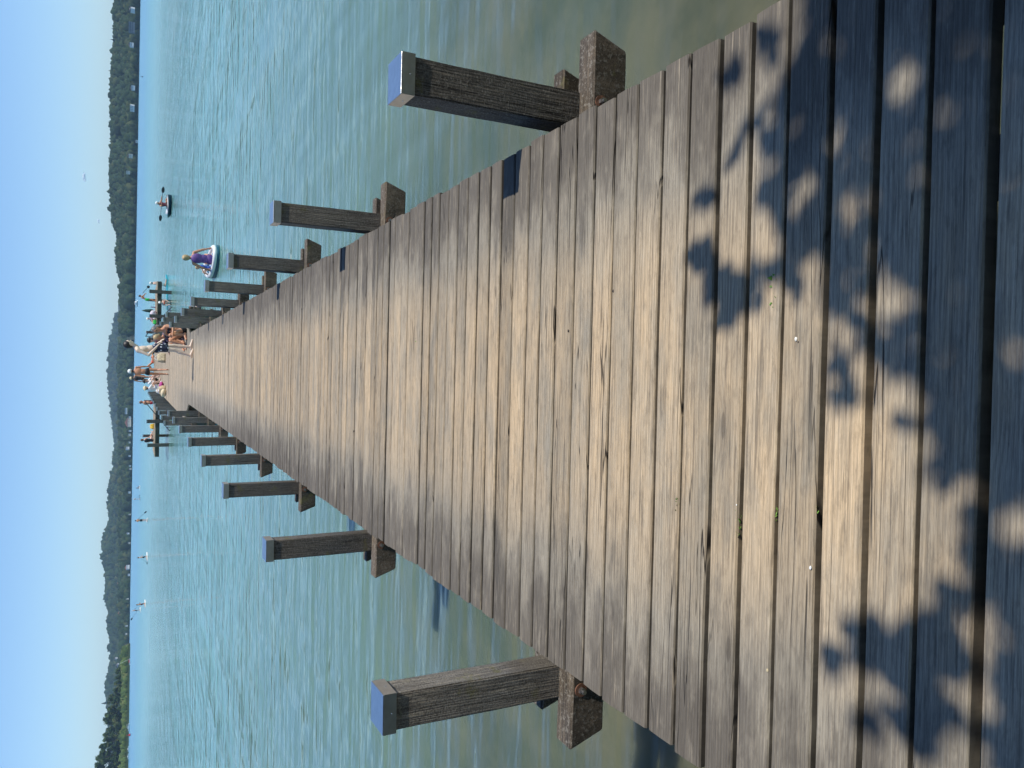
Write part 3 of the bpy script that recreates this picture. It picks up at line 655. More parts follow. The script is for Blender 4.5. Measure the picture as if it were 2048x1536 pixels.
# ------------------------------------------------------------------ the tree whose leaves shade the near planks
def deckpt(x,y): p=at(x,y,DECK); return (p.x,p.y)
def inpoly(p,poly):
    x,y=p; c=False; n=len(poly)
    for i in range(n):
        x1,y1=poly[i]; x2,y2=poly[i-1]
        if (y1>y)!=(y2>y) and x<(x2-x1)*(y-y1)/(y2-y1)+x1: c=not c
    return c
SH=[(1618,-60),(1600,60),(1585,100),(1562,165),(1508,215),(1470,280),(1436,345),(1466,335),(1512,268),(1525,330),(1518,400),(1545,440),(1555,500),(1520,520),(1470,545),(1500,575),(1545,560),(1600,590),(1628,575),(1640,620),(1668,660),(1655,700),(1668,742),(1688,745),(1700,705),(1722,700),(1740,752),(1738,790),(1765,775),(1798,800),(1808,845),(1830,868),(1850,868),(1868,930),(1842,925),(1830,945),(1862,985),(1930,968),(1936,1010),(1920,1050),(1905,1085),(1900,1110),(1925,1130),(1935,1165),(1905,1168),(1900,1190),(1940,1205),(1960,1240),(1970,1330),(1950,1370),(1985,1400),(1978,1560),(2300,1600)]
SHD=[deckpt(*p) for p in SH]+[(-2.6,.35),(-3.2,-3.2),(3.6,-3.2),(3.2,.2),(1.35,.9)]
LIGHT=[]; _L=[(1545,236,13,30),(1505,278,18,42),(1665,256,21,42),(1588,252,12,22),(1804,175,38,58),(1748,278,15,28),(1884,183,20,42),(1694,418,42,32),(1607,385,27,48),(1752,405,20,26),(1534,340,13,22),(1538,432,15,22),(1541,490,14,20),(1616,545,32,40),(1754,522,14,16),(1775,606,46,44),(1698,686,19,16),(1745,740,26,36),(1822,795,28,34),(1880,225,16,20),(2016,1050,24,45),(1960,1480,26,60),(2025,700,12,18),(1450,375,20,26),(1990,1250,14,22)]
LIGHT=[(x,y,rx*.74,ry*.70) if y<560 else (x,y,rx*.95,ry*.95) for (x,y,rx,ry) in _L if (x,y) not in((1884,183),(1754,522),(1748,278))]
DARK=[(1457,584,34,18),(1452,640,14,26),(1424,578,15,38),(1486,592,26,20),(1413,512,26,20),(1444,545,20,14),(1588,570,13,14),(1672,734,20,17),(1678,802,22,14),(1399,405,17,16),(1464,146,16,22),(1534,88,14,32),(1722,1256,34,30),(1760,1296,62,44),(1866,1300,62,52),(1905,1174,26,22),(1660,1328,24,18),(1736,1452,21,20),(1856,1428,58,55),(1824,1452,40,26),(1996,1490,32,44),(1800,1345,50,30),(1840,1500,30,14),(1392,500,10,12)]
def ell(l):
    out=[]
    for (x,y,rx,ry) in l:
        c=deckpt(x,y); a=deckpt(x+rx,y); b=deckpt(x,y+ry); out.append((c[0],c[1],math.hypot(b[0]-c[0],b[1]-c[1]),math.hypot(a[0]-c[0],a[1]-c[1])))
    return out
LE=ell(LIGHT); DE=ell(DARK)
def shaded(x,y,m=0.0):
    if y>.3: q=mnoise.noise_vector(Vector((x*14,y*14,1.7))); x+=q[0]*.022; y+=q[1]*.022
    for (cx,cy_,a,b) in LE:
        if ((x-cx)/(a+m))**2+((y-cy_)/(b+m))**2<1: return False
    for (cx,cy_,a,b) in DE:
        if ((x-cx)/a)**2+((y-cy_)/b)**2<1: return True
    if not inpoly((x,y),SHD): return False
    if y<.45: return mnoise.noise(Vector((x*2.2,y*2.2,3.3)))>-.35
    return True
M_leaf=foliage_mat('maple_leaf',(.045,.095,.02),(.075,.14,.03),(.10,.16,.04))
def leafv(c,s,r):
    u=Vector((r.gauss(0,1),r.gauss(0,1),r.gauss(0,.45))).normalized(); v=u.cross(Vector((r.gauss(0,.45),r.gauss(0,.45),1))).normalized(); w_=u.cross(v)
    return [c-u*s, c-u*s*.3+v*s*.62, c+u*s*.45+v*s*.48, c+u*s*1.1, c+u*s*.45-v*s*.48+w_*s*.1, c-u*s*.3-v*s*.62+w_*s*.1]
LF=[(0,1,2,3),(0,3,4,5)]
tree=empty('shade_tree',(4.7,-4.6,.5)); tag(tree,'broadleaf tree on the bank whose leafy shadow falls on the nearest planks','tree')
r=random.Random(11); lv=MB(); heads=[]
T0=Vector((4.7,-4.6,.5)); n_l=0; tries=0
while n_l<23000 and tries<300000:
    tries+=1
    if r.random()<.55: x=r.uniform(-1.3,1.3); y=r.uniform(.3,2.1)
    else: x=r.uniform(-3,3.3); y=r.uniform(-3.2,1)
    if y>.2:
        if not shaded(x,y,-.004): continue
        ok=True
        for (dx,dy) in ((.02,0),(-.02,0),(0,.02),(0,-.02)):
            if not shaded(x+dx,y+dy): ok=False;break
        if not ok and r.random()<.85: continue
        s=r.uniform(.022,.036)
    else:
        if not shaded(x,y): continue
        s=r.uniform(.035,.06)
    H=r.uniform(3.8,5.8)
    c=Vector((x,y,DECK))+SUN*(H/SUN.z)-T0
    lv.add(leafv(c,s,r),LF,(r.random(),r.random(),.5)); n_l+=1
    if r.random()<.008: heads.append(c)
# the rest of the crown, unseen, enlarged to block sky light from the planks
for k in range(15000):
    d=Vector((r.gauss(0,1),r.gauss(0,1),r.gauss(0,.8))).normalized()*r.uniform(.4,1)**.5
    c=Vector((-3.2,.4,7.6))+Vector((d.x*6.5,d.y*3.6,d.z*2.6))
    p=c+T0; g_=p-SUN*((p.z-DECK)/SUN.z)
    if g_.y>.25: continue
    lv.add(leafv(c,r.uniform(.08,.14),r),LF,(r.random(),r.random(),.5))
for (cx,cy_,ea,eb) in DE:
    for q in range(int(max(18,ea*eb*3.14*6500))):
        a=r.uniform(0,6.28); f=r.random()**.5*1.12; x=cx+math.cos(a)*ea*f; y=cy_+math.sin(a)*eb*f; q_=mnoise.noise_vector(Vector((x*16,y*16,5.5))); x+=q_[0]*.045; y+=q_[1]*.045; H=r.uniform(3.5,5.3)
        lv.add(leafv(Vector((x,y,DECK))+SUN*(H/SUN.z)-T0,r.uniform(.022,.036),r),LF,(r.random(),r.random(),.5))
lv.build('crown',M_leaf,tree)
mb=MB(); mb.tube([(0,0,-.6),(.1,.05,1.5),(0,.1,3.2),(-.3,.5,4.6)],[.26,.20,.17,.12],12); mb.build('trunk',M_trunk,tree)
mb=MB(); fork=Vector((0,.1,3.2))
r.shuffle(heads)
for h in heads[:34]:
    a=fork+Vector((r.uniform(-.1,.1),r.uniform(0,.3),r.uniform(0,1.0))); md=a.lerp(h,.55)+Vector((0,0,.45))
    mb.tube([a,md,h],[.030,.014,.004],5)
mb.build('limb',M_trunk,tree)
# further trees on the bank behind the camera (mirrored in the caps)
for k,(x,y,h,wd,lb) in enumerate([(-5,-8.5,12,10,'leafy tree on the bank left of the pier landing'),(0,-11,14,11,'tall tree on the bank straight behind the pier landing'),(9,-10,13,11,'leafy tree on the bank right of the shade tree'),(-12,-12,11,9,'tree on the bank far to the left of the landing'),(17,-13,12,10,'tree on the bank far to the right of the landing')]):
    far_tree('bank_tree',x,y,.7,h,wd,'dense',lb,'trees on the bank behind the pier landing',seed=70+k)

# ------------------------------------------------------------------ people
def skinmat(name,c): 
    g=G(name); tc=g.n('ShaderNodeTexCoord').outputs['Object']; n=g.noise(tc,sc=9,detail=3)
    return g.out(g.mix(g.ramp(n,.3,.7),tuple(x*.88 for x in c),c),.5,Subsurface_Weight=.0)
SK_pale=skinmat('pale_skin',(.78,.60,.46)); SK_fair=skinmat('fair_skin',(.68,.44,.33)); SK_tan=skinmat('tanned_skin',(.56,.27,.15)); SK_brown=skinmat('deep_tanned_skin',(.30,.15,.09))
H_dark=plain('dark_hair',(.02,.016,.014),.5,.3,60); H_brown=plain('brown_hair',(.08,.05,.03),.5,.3,60); H_blond=plain('blond_hair',(.42,.30,.15),.5,.3,60); H_grey=plain('greying_hair',(.16,.14,.13),.5,.4,60)
C_navy=None
g=G('navy_print'); tc=g.n('ShaderNodeTexCoord').outputs['Object']; vo=g.n('ShaderNodeTexVoronoi',feature='F1'); g.set(vo.inputs['Vector'],tc); vo.inputs['Scale'].default_value=9
C_navy=g.out(g.mix(g.ramp(vo.outputs['Distance'],.30,.24),(.018,.024,.05),(.75,.75,.78)),.8)
g=G('dark_floral'); tc=g.n('ShaderNodeTexCoord').outputs['Object']; C_floral=g.out(g.mix(g.ramp(g.noise(tc,sc=14,detail=3),.52,.62),(.02,.02,.03),(.45,.30,.34)),.8)
g=G('white_floral'); tc=g.n('ShaderNodeTexCoord').outputs['Object']; C_wfl=g.out(g.mix(g.ramp(g.noise(tc,sc=12,detail=3),.52,.60),(.78,.76,.78),(.35,.12,.22)),.8)
C_purple=plain('purple_swimsuit',(.12,.06,.22),.6,.15,10); C_black=plain('black_swimwear',(.012,.013,.016),.6,.1); C_white=plain('white_shorts',(.75,.74,.72),.8,.06); C_maroon=plain('maroon_top',(.12,.03,.05),.8,.1); C_greens=plain('green_shorts',(.03,.50,.08),.7,.15,12); C_cap=plain('white_cap',(.80,.80,.76),.7,.05); C_straw=plain('straw_hat',(.62,.52,.34),.8,.2,60); C_orange=plain('orange_swimwear',(.55,.10,.05),.7,.1); C_teal=plain('teal_swimwear',(.03,.22,.22),.7,.1)
V=Vector
def capsule(mb,a,b,ra,rb,n=12):
    a=V(a);b=V(b); d=(b-a); L=d.length
    if L<1e-5: mb.ball(a,ra,n,8); return
    d/=L; pts=[];rad=[]
    for t in (-1,-.7,-.35,0): pts.append(a+d*ra*t); rad.append(ra*math.sqrt(max(0.0004,1-t*t)))
    for t in (0.001,.35,.7,1): pts.append(b+d*rb*t); rad.append(rb*math.sqrt(max(0.0004,1-t*t)))
    mb.tube(pts,rad,n)
def ellips(mb,c,r,X,Y,Z): 
    M=Matrix((X,Y,Z)).transposed(); mb.ball(c,r,16,10,None,M)
def remesh(mb,name,mat,vox,parent,smooth=2,cutf=None):
    me=mb.mesh(name); o=bpy.data.objects.new(name,me); COL.objects.link(o)
    md=o.modifiers.new('r','REMESH'); md.mode='VOXEL'; md.voxel_size=vox; md.use_smooth_shade=True
    if smooth: s=o.modifiers.new('s','SMOOTH'); s.iterations=smooth; s.factor=.5
    dg=bpy.context.evaluated_depsgraph_get(); ev=o.evaluated_get(dg); me2=bpy.data.meshes.new_from_object(ev)
    bpy.data.objects.remove(o); me2.name=name; me2.materials.clear(); me2.materials.append(mat)
    me2.polygons.foreach_set('use_smooth',[True]*len(me2.polygons))
    q=bpy.data.objects.new(name,me2); COL.objects.link(q); q.parent=parent; return q
def frame(p,c,ls,rs):
    Z=(V(c)-V(p)).normalized(); X=(V(rs)-V(ls)); X=(X-Z*X.dot(Z)).normalized(); Y=Z.cross(X); return X,Y,Z
STAND=dict(pel=(0,0,.93),che=(0,.0,1.27),nec=(0,-.01,1.46),hea=(0,.03,1.60),sl=(-.18,0,1.40),sr=(.18,0,1.40),el=(-.235,-.03,1.12),er=(.235,-.03,1.12),wl=(-.235,.05,.87),wr=(.235,.05,.87),hl=(-.09,0,.90),hr=(.09,0,.90),kl=(-.10,.02,.49),kr=(.10,.02,.49),al=(-.10,-.03,.08),ar=(.10,-.03,.08),tl=(-.11,.15,.028),tr=(.11,.15,.028),face=(0,1,0))
WALK=dict(STAND,kl=(-.09,.17,.52),al=(-.09,.20,.08),tl=(-.10,.38,.03),kr=(.09,-.02,.50),ar=(.09,-.24,.12),tr=(.10,-.08,.03),wl=(-.25,-.06,.88),wr=(.24,.13,.89),er=(.23,.02,1.12))
SITK=dict(pel=(0,0,.12),che=(0,-.03,.46),nec=(0,.01,.64),hea=(0,.06,.79),sl=(-.18,0,.59),sr=(.18,0,.59),el=(-.24,.22,.45),er=(.24,.22,.45),wl=(-.12,.42,.36),wr=(.12,.42,.36),hl=(-.09,.02,.10),hr=(.09,.02,.10),kl=(-.11,.32,.43),kr=(.11,.32,.43),al=(-.11,.47,.08),ar=(.11,.47,.08),tl=(-.12,.65,.03),tr=(.12,.65,.03),face=(0,1,0))
SITL=dict(SITK,kl=(-.12,.42,.20),kr=(.12,.42,.20),al=(-.13,.80,.06),ar=(.13,.80,.06),tl=(-.14,.86,.20),tr=(.14,.86,.20),el=(-.25,.05,.33),er=(.25,.05,.33),wl=(-.24,.26,.22),wr=(.24,.26,.22))
KNEEL=dict(STAND); 
for k_,v_ in list(KNEEL.items()):
    if k_ not in('face','kl','kr','al','ar','tl','tr'): KNEEL[k_]=(v_[0],v_[1],v_[2]-.42)
KNEEL.update(kl=(-.12,.14,.07),kr=(.12,.14,.07),al=(-.10,-.28,.05),ar=(.10,-.28,.05),tl=(-.10,-.42,.03),tr=(.10,-.42,.03))
def lookat_xy(d): return math.atan2(-d[0],d[1])
def person(label,loc,rz,J,skin,hair,vox=.012,sc_=1.0,wear=(),hairlen=0,hat=None,fat=1.0,detail=False,fem=False):
    root=empty('person',loc,rz); tag(root,label,'person')
    J={k:(V(v)*sc_ if k!='face' else V(v)) for k,v in J.items()}; s=sc_
    X,Y,Z=frame(J['pel'],J['che'],J['sl'],J['sr'])
    def torso(mb,e=0,part='all'):
        cw=.155 if fem else .17
        if part in('all','top'): 
            ellips(mb,J['che']+Z*.02*s,((cw+e)*s,(.105*fat+e)*s,(.19+e)*s),X,Y,Z)
            if fem: [ellips(mb,J['che']+Z*.02*s+X*q*.07*s+Y*.075*s,((.055+e)*s,)*3,X,Y,Z) for q in(-1,1)]
        if part in('all','mid'): ellips(mb,J['pel'].lerp(J['che'],.5)+Y*(fat-1)*.06*s,((.132*fat**.5+e)*s,(.10*fat+e)*s,(.17+e)*s),X,Y,Z)
        if part in('all','mid','bot'): ellips(mb,J['pel']+Z*.0*s,((.155+e)*s,(.115+e)*s,(.12+e)*s),X,Y,Z)
    mb=MB(); torso(mb)
    capsule(mb,J['sl']*.9+J['sr']*.1,J['sr']*.9+J['sl']*.1,.055*s,.055*s); capsule(mb,J['sl'].lerp(J['nec'],.5)-Z*.02*s,J['nec'],.06*s,.05*s); capsule(mb,J['sr'].lerp(J['nec'],.5)-Z*.02*s,J['nec'],.06*s,.05*s)
    capsule(mb,J['nec']-Z*.05*s,J['hea']-Z*.06*s,.056*s,.052*s)
    F=J['face'].normalized(); U=(J['hea']-J['nec']).normalized(); U=(U-F*U.dot(F)).normalized(); S=F.cross(U)
    hc=J['hea']
    hs=s*1.10
    ellips(mb,hc+U*.015*hs-F*.01*hs,(.080*hs,.100*hs,.104*hs),S,F,U); ellips(mb,hc-U*.045*hs+F*.022*hs,(.052*hs,.060*hs,.062*hs),S,F,U)
    ellips(mb,hc+F*.088*hs-U*.012*hs,(.011*hs,.018*hs,.020*hs),S,F,U)       # nose
    for q in(-1,1): ellips(mb,hc+S*q*.074*hs-U*.008*hs,(.008*hs,.018*hs,.028*hs),S,F,U)   # ears
    ellips(mb,hc+F*.072*hs-U*.062*hs,(.022*hs,.012*hs,.012*hs),S,F,U)        # lips and chin
    for a in('l','r'):
        q=-1 if a=='l' else 1
        capsule(mb,J['s'+a],J['e'+a],(.050+.004*(not fem))*s,.038*s); capsule(mb,J['e'+a],J['w'+a],.040*s,.025*s)
        m1=J['e'+a].lerp(J['w'+a],.25); ellips(mb,m1,(.042*s,.042*s,.06*s),*((lambda d:(d.orthogonal().normalized(),d.cross(d.orthogonal()).normalized(),d))((J['w'+a]-J['e'+a]).normalized())))
        capsule(mb,J['h'+a],J['k'+a],.084*s,.055*s,14); capsule(mb,J['k'+a],J['a'+a],.053*s,.034*s); 
        dk=(J['a'+a]-J['k'+a]).normalized(); bk=Y*-1; cf=J['k'+a].lerp(J['a'+a],.3)+ (bk-dk*bk.dot(dk))*.014*s; capsule(mb,cf,cf+dk*.08*s,.052*s,.045*s)
        heel=J['a'+a]+(J['a'+a]-J['t'+a]).normalized()*.045*s+V((0,0,-.03*s)) if abs(J['t'+a].z-J['a'+a].z)<.12*s else J['a'+a]
        capsule(mb,J['a'+a],heel,.036*s,.03*s); capsule(mb,heel,J['t'+a],.034*s,.026*s); capsule(mb,J['a'+a],J['t'+a].lerp(J['a'+a],.35),.037*s,.030*s)
        # hand
        d=(J['w'+a]-J['e'+a]).normalized(); sd=d.cross(V((0,0,1)) if abs(d.z)<.9 else F).normalized(); nn=d.cross(sd)
        pc=J['w'+a]+d*.050*s; ellips(mb,pc,(.040*s,.017*s,.050*s),sd,nn,d)
        for k in range(4):
            b0=J['w'+a]+d*.085*s+sd*(k-1.5)*.019*s; L=(.062,.074,.070,.056)[k]*s; b1=b0+d*L*.5+nn*.006*s; b2=b1+(d*.8+nn*.5)*L*.5; capsule(mb,b0-d*.02*s,b1,.0092*s,.0085*s,6); capsule(mb,b1,b2,.0085*s,.0072*s,6)
        t0=J['w'+a]+d*.035*s-sd*q*.032*s; t1=t0+(d*.55-sd*q*.8)*.035*s; capsule(mb,t0,t1,.011*s,.010*s,6); capsule(mb,t1,t1+(d*.95-sd*q*.25)*.03*s,.010*s,.008*s,6)
    remesh(mb,'body',skin,vox*s,root,2)
    # hair
    if hair:
        mb=MB(); hat or ellips(mb,hc+U*.030*hs-F*.022*hs,(.090*hs,.101*hs,.100*hs),S,F,U); ellips(mb,hc-F*.045*hs-U*(.04 if hat else .01)*hs,(.070*hs,.058*hs,(.06 if hat else .085)*hs),S,F,U)
        if hairlen>0:
            capsule(mb,hc-F*.06*hs,hc-F*.085*hs-U*hairlen*hs,.065*hs,.05*hs); capsule(mb,hc-F*.05*hs+S*.03*hs,hc-F*.06*hs-U*hairlen*.8*hs+S*.05*hs,.05*hs,.04*hs); capsule(mb,hc-F*.05*hs-S*.03*hs,hc-F*.06*hs-U*hairlen*.8*hs-S*.05*hs,.05*hs,.04*hs)
        if hairlen<0: mb.ball(hc-F*.09*hs+U*.06*hs,.045*hs)
        remesh(mb,'hair',hair,max(.010,vox)*s,root,1)
    if detail:
        for q in(-1,1):
            mb=MB(); mb.ball(hc+F*.078*hs+S*q*.030*hs+U*.012*hs,.009*hs,8,6); mb.build('eye',H_dark,root,True)
        mb=MB(); [capsule(mb,hc+F*.083*hs+S*q*.016*hs+U*.030*hs,hc+F*.074*hs+S*q*.046*hs+U*.030*hs,.006*hs,.004*hs,6) for q in(-1,1)]; mb.build('eyebrows',H_dark,root,True)
    if hat:
        mat,brim=hat; mb=MB(); ellips(mb,hc+U*.045*hs-F*.010*hs,(.096*hs,.118*hs,.090*hs),S,F,U)
        if brim>0: ellips(mb,hc+U*.048*hs-F*.005*hs,((.10+brim)*hs,(.115+brim)*hs,.012*hs),S,F,U)
        else: ellips(mb,hc+U*.045*hs+F*.115*hs,(.065*hs,.07*hs,.010*hs),S,F,U)
        remesh(mb,'hat',mat,.010*hs,root,1)
    for (kd,mat) in wear:
        mb=MB()
        if kd=='shorts':
            torso(mb,.018,'bot')
            for a in 'lr': capsule(mb,J['h'+a],J['h'+a].lerp(J['k'+a],.48),.100*s,.090*s,14)
        elif kd=='briefs':
            torso(mb,.008,'bot')
            for a in 'lr': capsule(mb,J['h'+a],J['h'+a].lerp(J['k'+a],.08),.090*s,.088*s,14)
        elif kd=='swimsuit':
            torso(mb,.008); 
        elif kd=='bikinitop': ellips(mb,J['che']+Z*.03*s,(.163*s,.118*s,.06*s),X,Y,Z); [ellips(mb,J['che']+Z*.02*s+X*q*.07*s+Y*.078*s,(.060*s,)*3,X,Y,Z) for q in(-1,1)]
        elif kd=='shirt':
            torso(mb,.016)
            capsule(mb,J['sl'],J['sr'],.066*s,.066*s)
            for a in 'lr': capsule(mb,J['s'+a],J['s'+a].lerp(J['e'+a],.7),.068*s,.062*s)
        elif kd=='vest': torso(mb,.03,'top'); torso(mb,.02,'mid')
        elif kd=='towel':
            torso(mb,.03,'top'); capsule(mb,J['sl'],J['sr'],.08*s,.08*s); capsule(mb,J['che']-Y*.08*s,J['pel']-Y*.1*s-Z*.1*s,.09*s,.11*s)
        remesh(mb,{'bikinitop':'bikini_top','towel':'towel'}.get(kd,kd),mat,max(.009,vox)*s,root,1)
    return root
def paddle(label,a,b,double=False,mat=None,bl=.40,group=None):
    a=V(a);b=V(b); o=a.lerp(b,.5); root=empty('paddle',o); tag(root,label,'paddle',group)
    mb=MB(); mb.tube([a-o,b-o],.016,8); mb.build('shaft',M_black,root)
    d=(b-a).normalized(); side=d.cross(V((0,1,0))).normalized()
    for (e,sg) in ([(a,-1),(b,1)] if double else [(b,1)]):
        c=e-o; mb=MB(); vs=[];m_=10
        for k in range(m_+1):
            t=k/m_; wd=.105*math.sin(math.pi*min(1,.12+t*.86))**.6; p=c+d*sg*(t*bl); vs+=[p+side*wd,p+V((0,.012,0)),p-side*wd,p-V((0,.012,0))]
        fs=[]
        for k in range(m_):
            for j in range(4): fs.append((k*4+j,k*4+(j+1)%4,(k+1)*4+(j+1)%4,(k+1)*4+j))
        fs+= [(3,2,1,0),(m_*4,m_*4+1,m_*4+2,m_*4+3)]
        mb.add(vs,fs); mb.build('blade',mat or M_black,root)
    return root
def sup(label,loc,rz,L=3.1,Wd=.78,top=M_white,side=M_turq,group=None):
    root=empty('paddle_board',loc,rz); tag(root,label,'paddle board',group)
    def outline(sc2,z0,z1,mat,name):
        mb=MB(); n=28; top_=[];bot=[]
        for k in range(n):
            a=2*math.pi*k/n; x=math.cos(a); y=math.sin(a); x=math.copysign(abs(x)**.75,x)*Wd/2*sc2; y=y*L/2*sc2; rk=.10*max(0,y/(L/2))**3
            top_.append((x,y,z1+rk)); bot.append((x*.97,y*.985,z0+rk))
        mb.add(top_+bot,[tuple(range(n)),tuple(range(2*n-1,n-1,-1))]+[(k,n+k,n+(k+1)%n,(k+1)%n) for k in range(n)]); return mb.build(name,mat,root)
    outline(1,-.05,.055,side,'hull'); outline(.90,.056,.064,top,'deck_pad'); return root
def Wp(x,y,z=0.0): return at(x,y,z)
# 1 the man standing on the pier, side on, facing right
pm=at(387.5,697,DECK)
MAN=dict(STAND,pel=(0,-.02,.93),che=(0,-.07,1.25),nec=(0,-.03,1.45),hea=(0,.065,1.60),sl=(-.175,-.05,1.39),sr=(.175,-.09,1.39),er=(.23,-.22,1.13),wr=(.15,.05,.90),el=(-.23,-.10,1.12),wl=(-.12,.15,.86),hl=(-.09,.0,.90),hr=(.09,-.02,.90),kl=(-.10,.06,.49),al=(-.10,.04,.08),tl=(-.11,.24,.03),kr=(.10,-.06,.49),ar=(.10,-.20,.085),tr=(.115,-.03,.03),face=(0,.95,-.22))
person('bare-chested man in navy patterned shorts standing side-on in the middle of the pier',(pm.x,pm.y,DECK),R(-90),MAN,SK_pale,H_dark,.0085,1.0,[('shorts',C_navy)],detail=True)
# 2, 3 walkers
p=at(337.5,744,DECK); person('tanned person in black briefs and a white cap walking away down the pier',(p.x,p.y,DECK),R(4),WALK,SK_tan,H_dark,.011,.985,[('briefs',C_black)],hat=(C_cap,0))
p=at(313,757,DECK); person('smaller, farther walker in dark swimwear and a pale hat near the platform',(p.x,p.y,DECK),R(12),WALK,SK_brown,H_brown,.014,.98,[('swimsuit',C_black)],hat=(C_straw,.03),fem=True)
# 4 woman sitting with raised knees on the right edge
SW=dict(SITK,hea=(0,.0,.83),nec=(0,-.02,.67),che=(0,-.06,.46),kl=(-.12,.26,.46),al=(-.12,.22,.08),tl=(-.13,.40,.03),kr=(.12,.30,.44),ar=(.12,.40,.08),tr=(.13,.58,.03),el=(-.26,.05,.38),wl=(-.22,.24,.40),er=(.26,.08,.36),wr=(.22,.26,.36),face=(-.3,.9,-.25))
person('tanned woman with dark curly hair sitting with raised knees on the right pier edge',(1.10,26.3,DECK),R(122),SW,SK_tan,H_grey,.010,1.04,[('briefs',C_black),('bikinitop',C_black)],hairlen=.10,fem=True,detail=True)
p=at(366,682,DECK); person('person in dark floral clothes sitting just left of the curly-haired woman',(.92,27.6,DECK),R(150),dict(SITK,face=(.2,.9,-.3)),SK_tan,H_blond,.011,1.0,[('shirt',C_floral),('shorts',C_floral)],hairlen=.06,fem=True)
person('seated person in a maroon top and black cap behind the standing man',(1.18,38.5,DECK),R(80),SITK,SK_fair,H_dark,.013,1.02,[('shirt',C_maroon),('shorts',C_black)],hat=(C_black,.05))
# 5 sunbather lying at the far end, knees drawn up
LIE=dict(pel=(0,0,.12),che=(0,-.34,.11),nec=(0,-.53,.12),hea=(0,-.69,.14),sl=(-.18,-.47,.10),sr=(.18,-.47,.10),el=(-.28,-.22,.06),er=(.28,-.22,.06),wl=(-.26,.03,.06),wr=(.26,.03,.06),hl=(-.09,.02,.12),hr=(.09,.02,.12),kl=(-.10,.32,.45),kr=(.10,.34,.42),al=(-.10,.55,.09),ar=(.10,.58,.08),tl=(-.11,.72,.03),tr=(.11,.75,.03),face=(0,0,1))
person('sunbather in orange swimwear lying with knees up across the far end of the pier',(.25,66.8,DECK),R(90),LIE,SK_tan,H_brown,.014,1.02,[('briefs',C_orange),('bikinitop',C_orange)],fem=True)
# 6 people on the left side near the platform
person('person in a white shirt and straw hat sitting on the left pier edge',(-1.42,50.2,DECK),R(-70),SITK,SK_fair,H_dark,.013,1.02,[('shirt',C_white),('shorts',C_white)],hat=(C_straw,.09))
person('person in a black hat sitting right beside the straw-hatted one',(-1.05,52.6,DECK),R(-120),SITK,SK_fair,H_dark,.014,1.02,[('shirt',C_white),('shorts',C_black)],hat=(C_black,.05))
BIG=dict(STAND,hea=(0,.05,1.60),face=(0,1,-.1))
person('large-bellied tanned man in red shorts standing behind the left hand rail',(-2.75,61.9,.30),R(-80),BIG,SK_tan,H_grey,.014,.98,[('shorts',M_red)],fat=1.6)
person('person resting on the far end of the left platform wing',(-5.75,64.9,DECK),R(-40),SITL,SK_fair,H_brown,.014,.98,[('swimsuit',C_black)],fem=True)
# 7 people on the right wing
p=at(313,597,DECK)
LEAN=dict(STAND,che=(0,.16,1.22),nec=(0,.28,1.37),hea=(0,.36,1.50),sl=(-.16,.24,1.34),sr=(.16,.24,1.34),el=(-.20,.40,1.15),er=(.20,.42,1.13),wl=(-.08,.58,1.12),wr=(.08,.60,1.00),kl=(-.10,.10,.50),kr=(.10,.02,.49),al=(-.10,.0,.08),ar=(.10,-.16,.10),tl=(-.11,.18,.03),tr=(.11,.0,.03),face=(0,.95,-.3))
person('boy in bright green shorts leaning forward on the right platform wing',(4.85,63.4,DECK),R(-75),LEAN,SK_tan,H_brown,.014,.74,[('shorts',C_greens)])
paddle('short dark paddle held out by the boy in green shorts',(5.30,63.35,DECK+.95),(5.72,63.35,DECK+.62),bl=.2)
person('seated child in white floral clothes and white hat on the right platform wing',(3.45,63.0,DECK),R(120),SITK,SK_fair,H_dark,.014,.72,[('shirt',C_wfl),('shorts',C_wfl)],hat=(C_cap,.04))
q=at(331.5,570,0); sup('turquoise paddle board floating behind the right platform wing',(5.95,68.9,0),R(-80),3.0,.8,M_turq,M_turq)
person('person in white shorts and white cap kneeling on the turquoise board',(6.62,68.8,.08),R(60),KNEEL,SK_fair,H_dark,.014,.95,[('shorts',C_white)],hat=(C_cap,0))
person('bather in a green-white cap standing in the water before the right wing',(4.50,60.75,-.66),R(170),dict(STAND,el=(-.22,.10,1.15),wl=(-.12,.25,.98),er=(.22,.10,1.15),wr=(.12,.25,.98)),SK_fair,H_brown,.013,.88,[('briefs',C_teal),('bikinitop',C_orange)],hat=(C_cap,0),fem=True)
# swimmers among the posts
for k,(x,y,lb,ht) in enumerate([(402,616,'swimmer with only the head above water, between the fourth and fifth right posts',None),(386,633,'swimmer in a white cap seen between two right posts',C_cap),(358,647,'far swimmer seen between the last visible right posts',None)]):
    p=at(x,y,0); person(lb,(p.x,p.y,-1.28),R(40+k*70),dict(STAND,el=(-.35,.1,1.25),er=(.35,.1,1.25),wl=(-.5,.3,1.2),wr=(.5,.3,1.2)),SK_fair,H_brown if k!=1 else H_dark,.013,1.0,[('swimsuit',C_black)],hat=(ht,0) if ht else None)
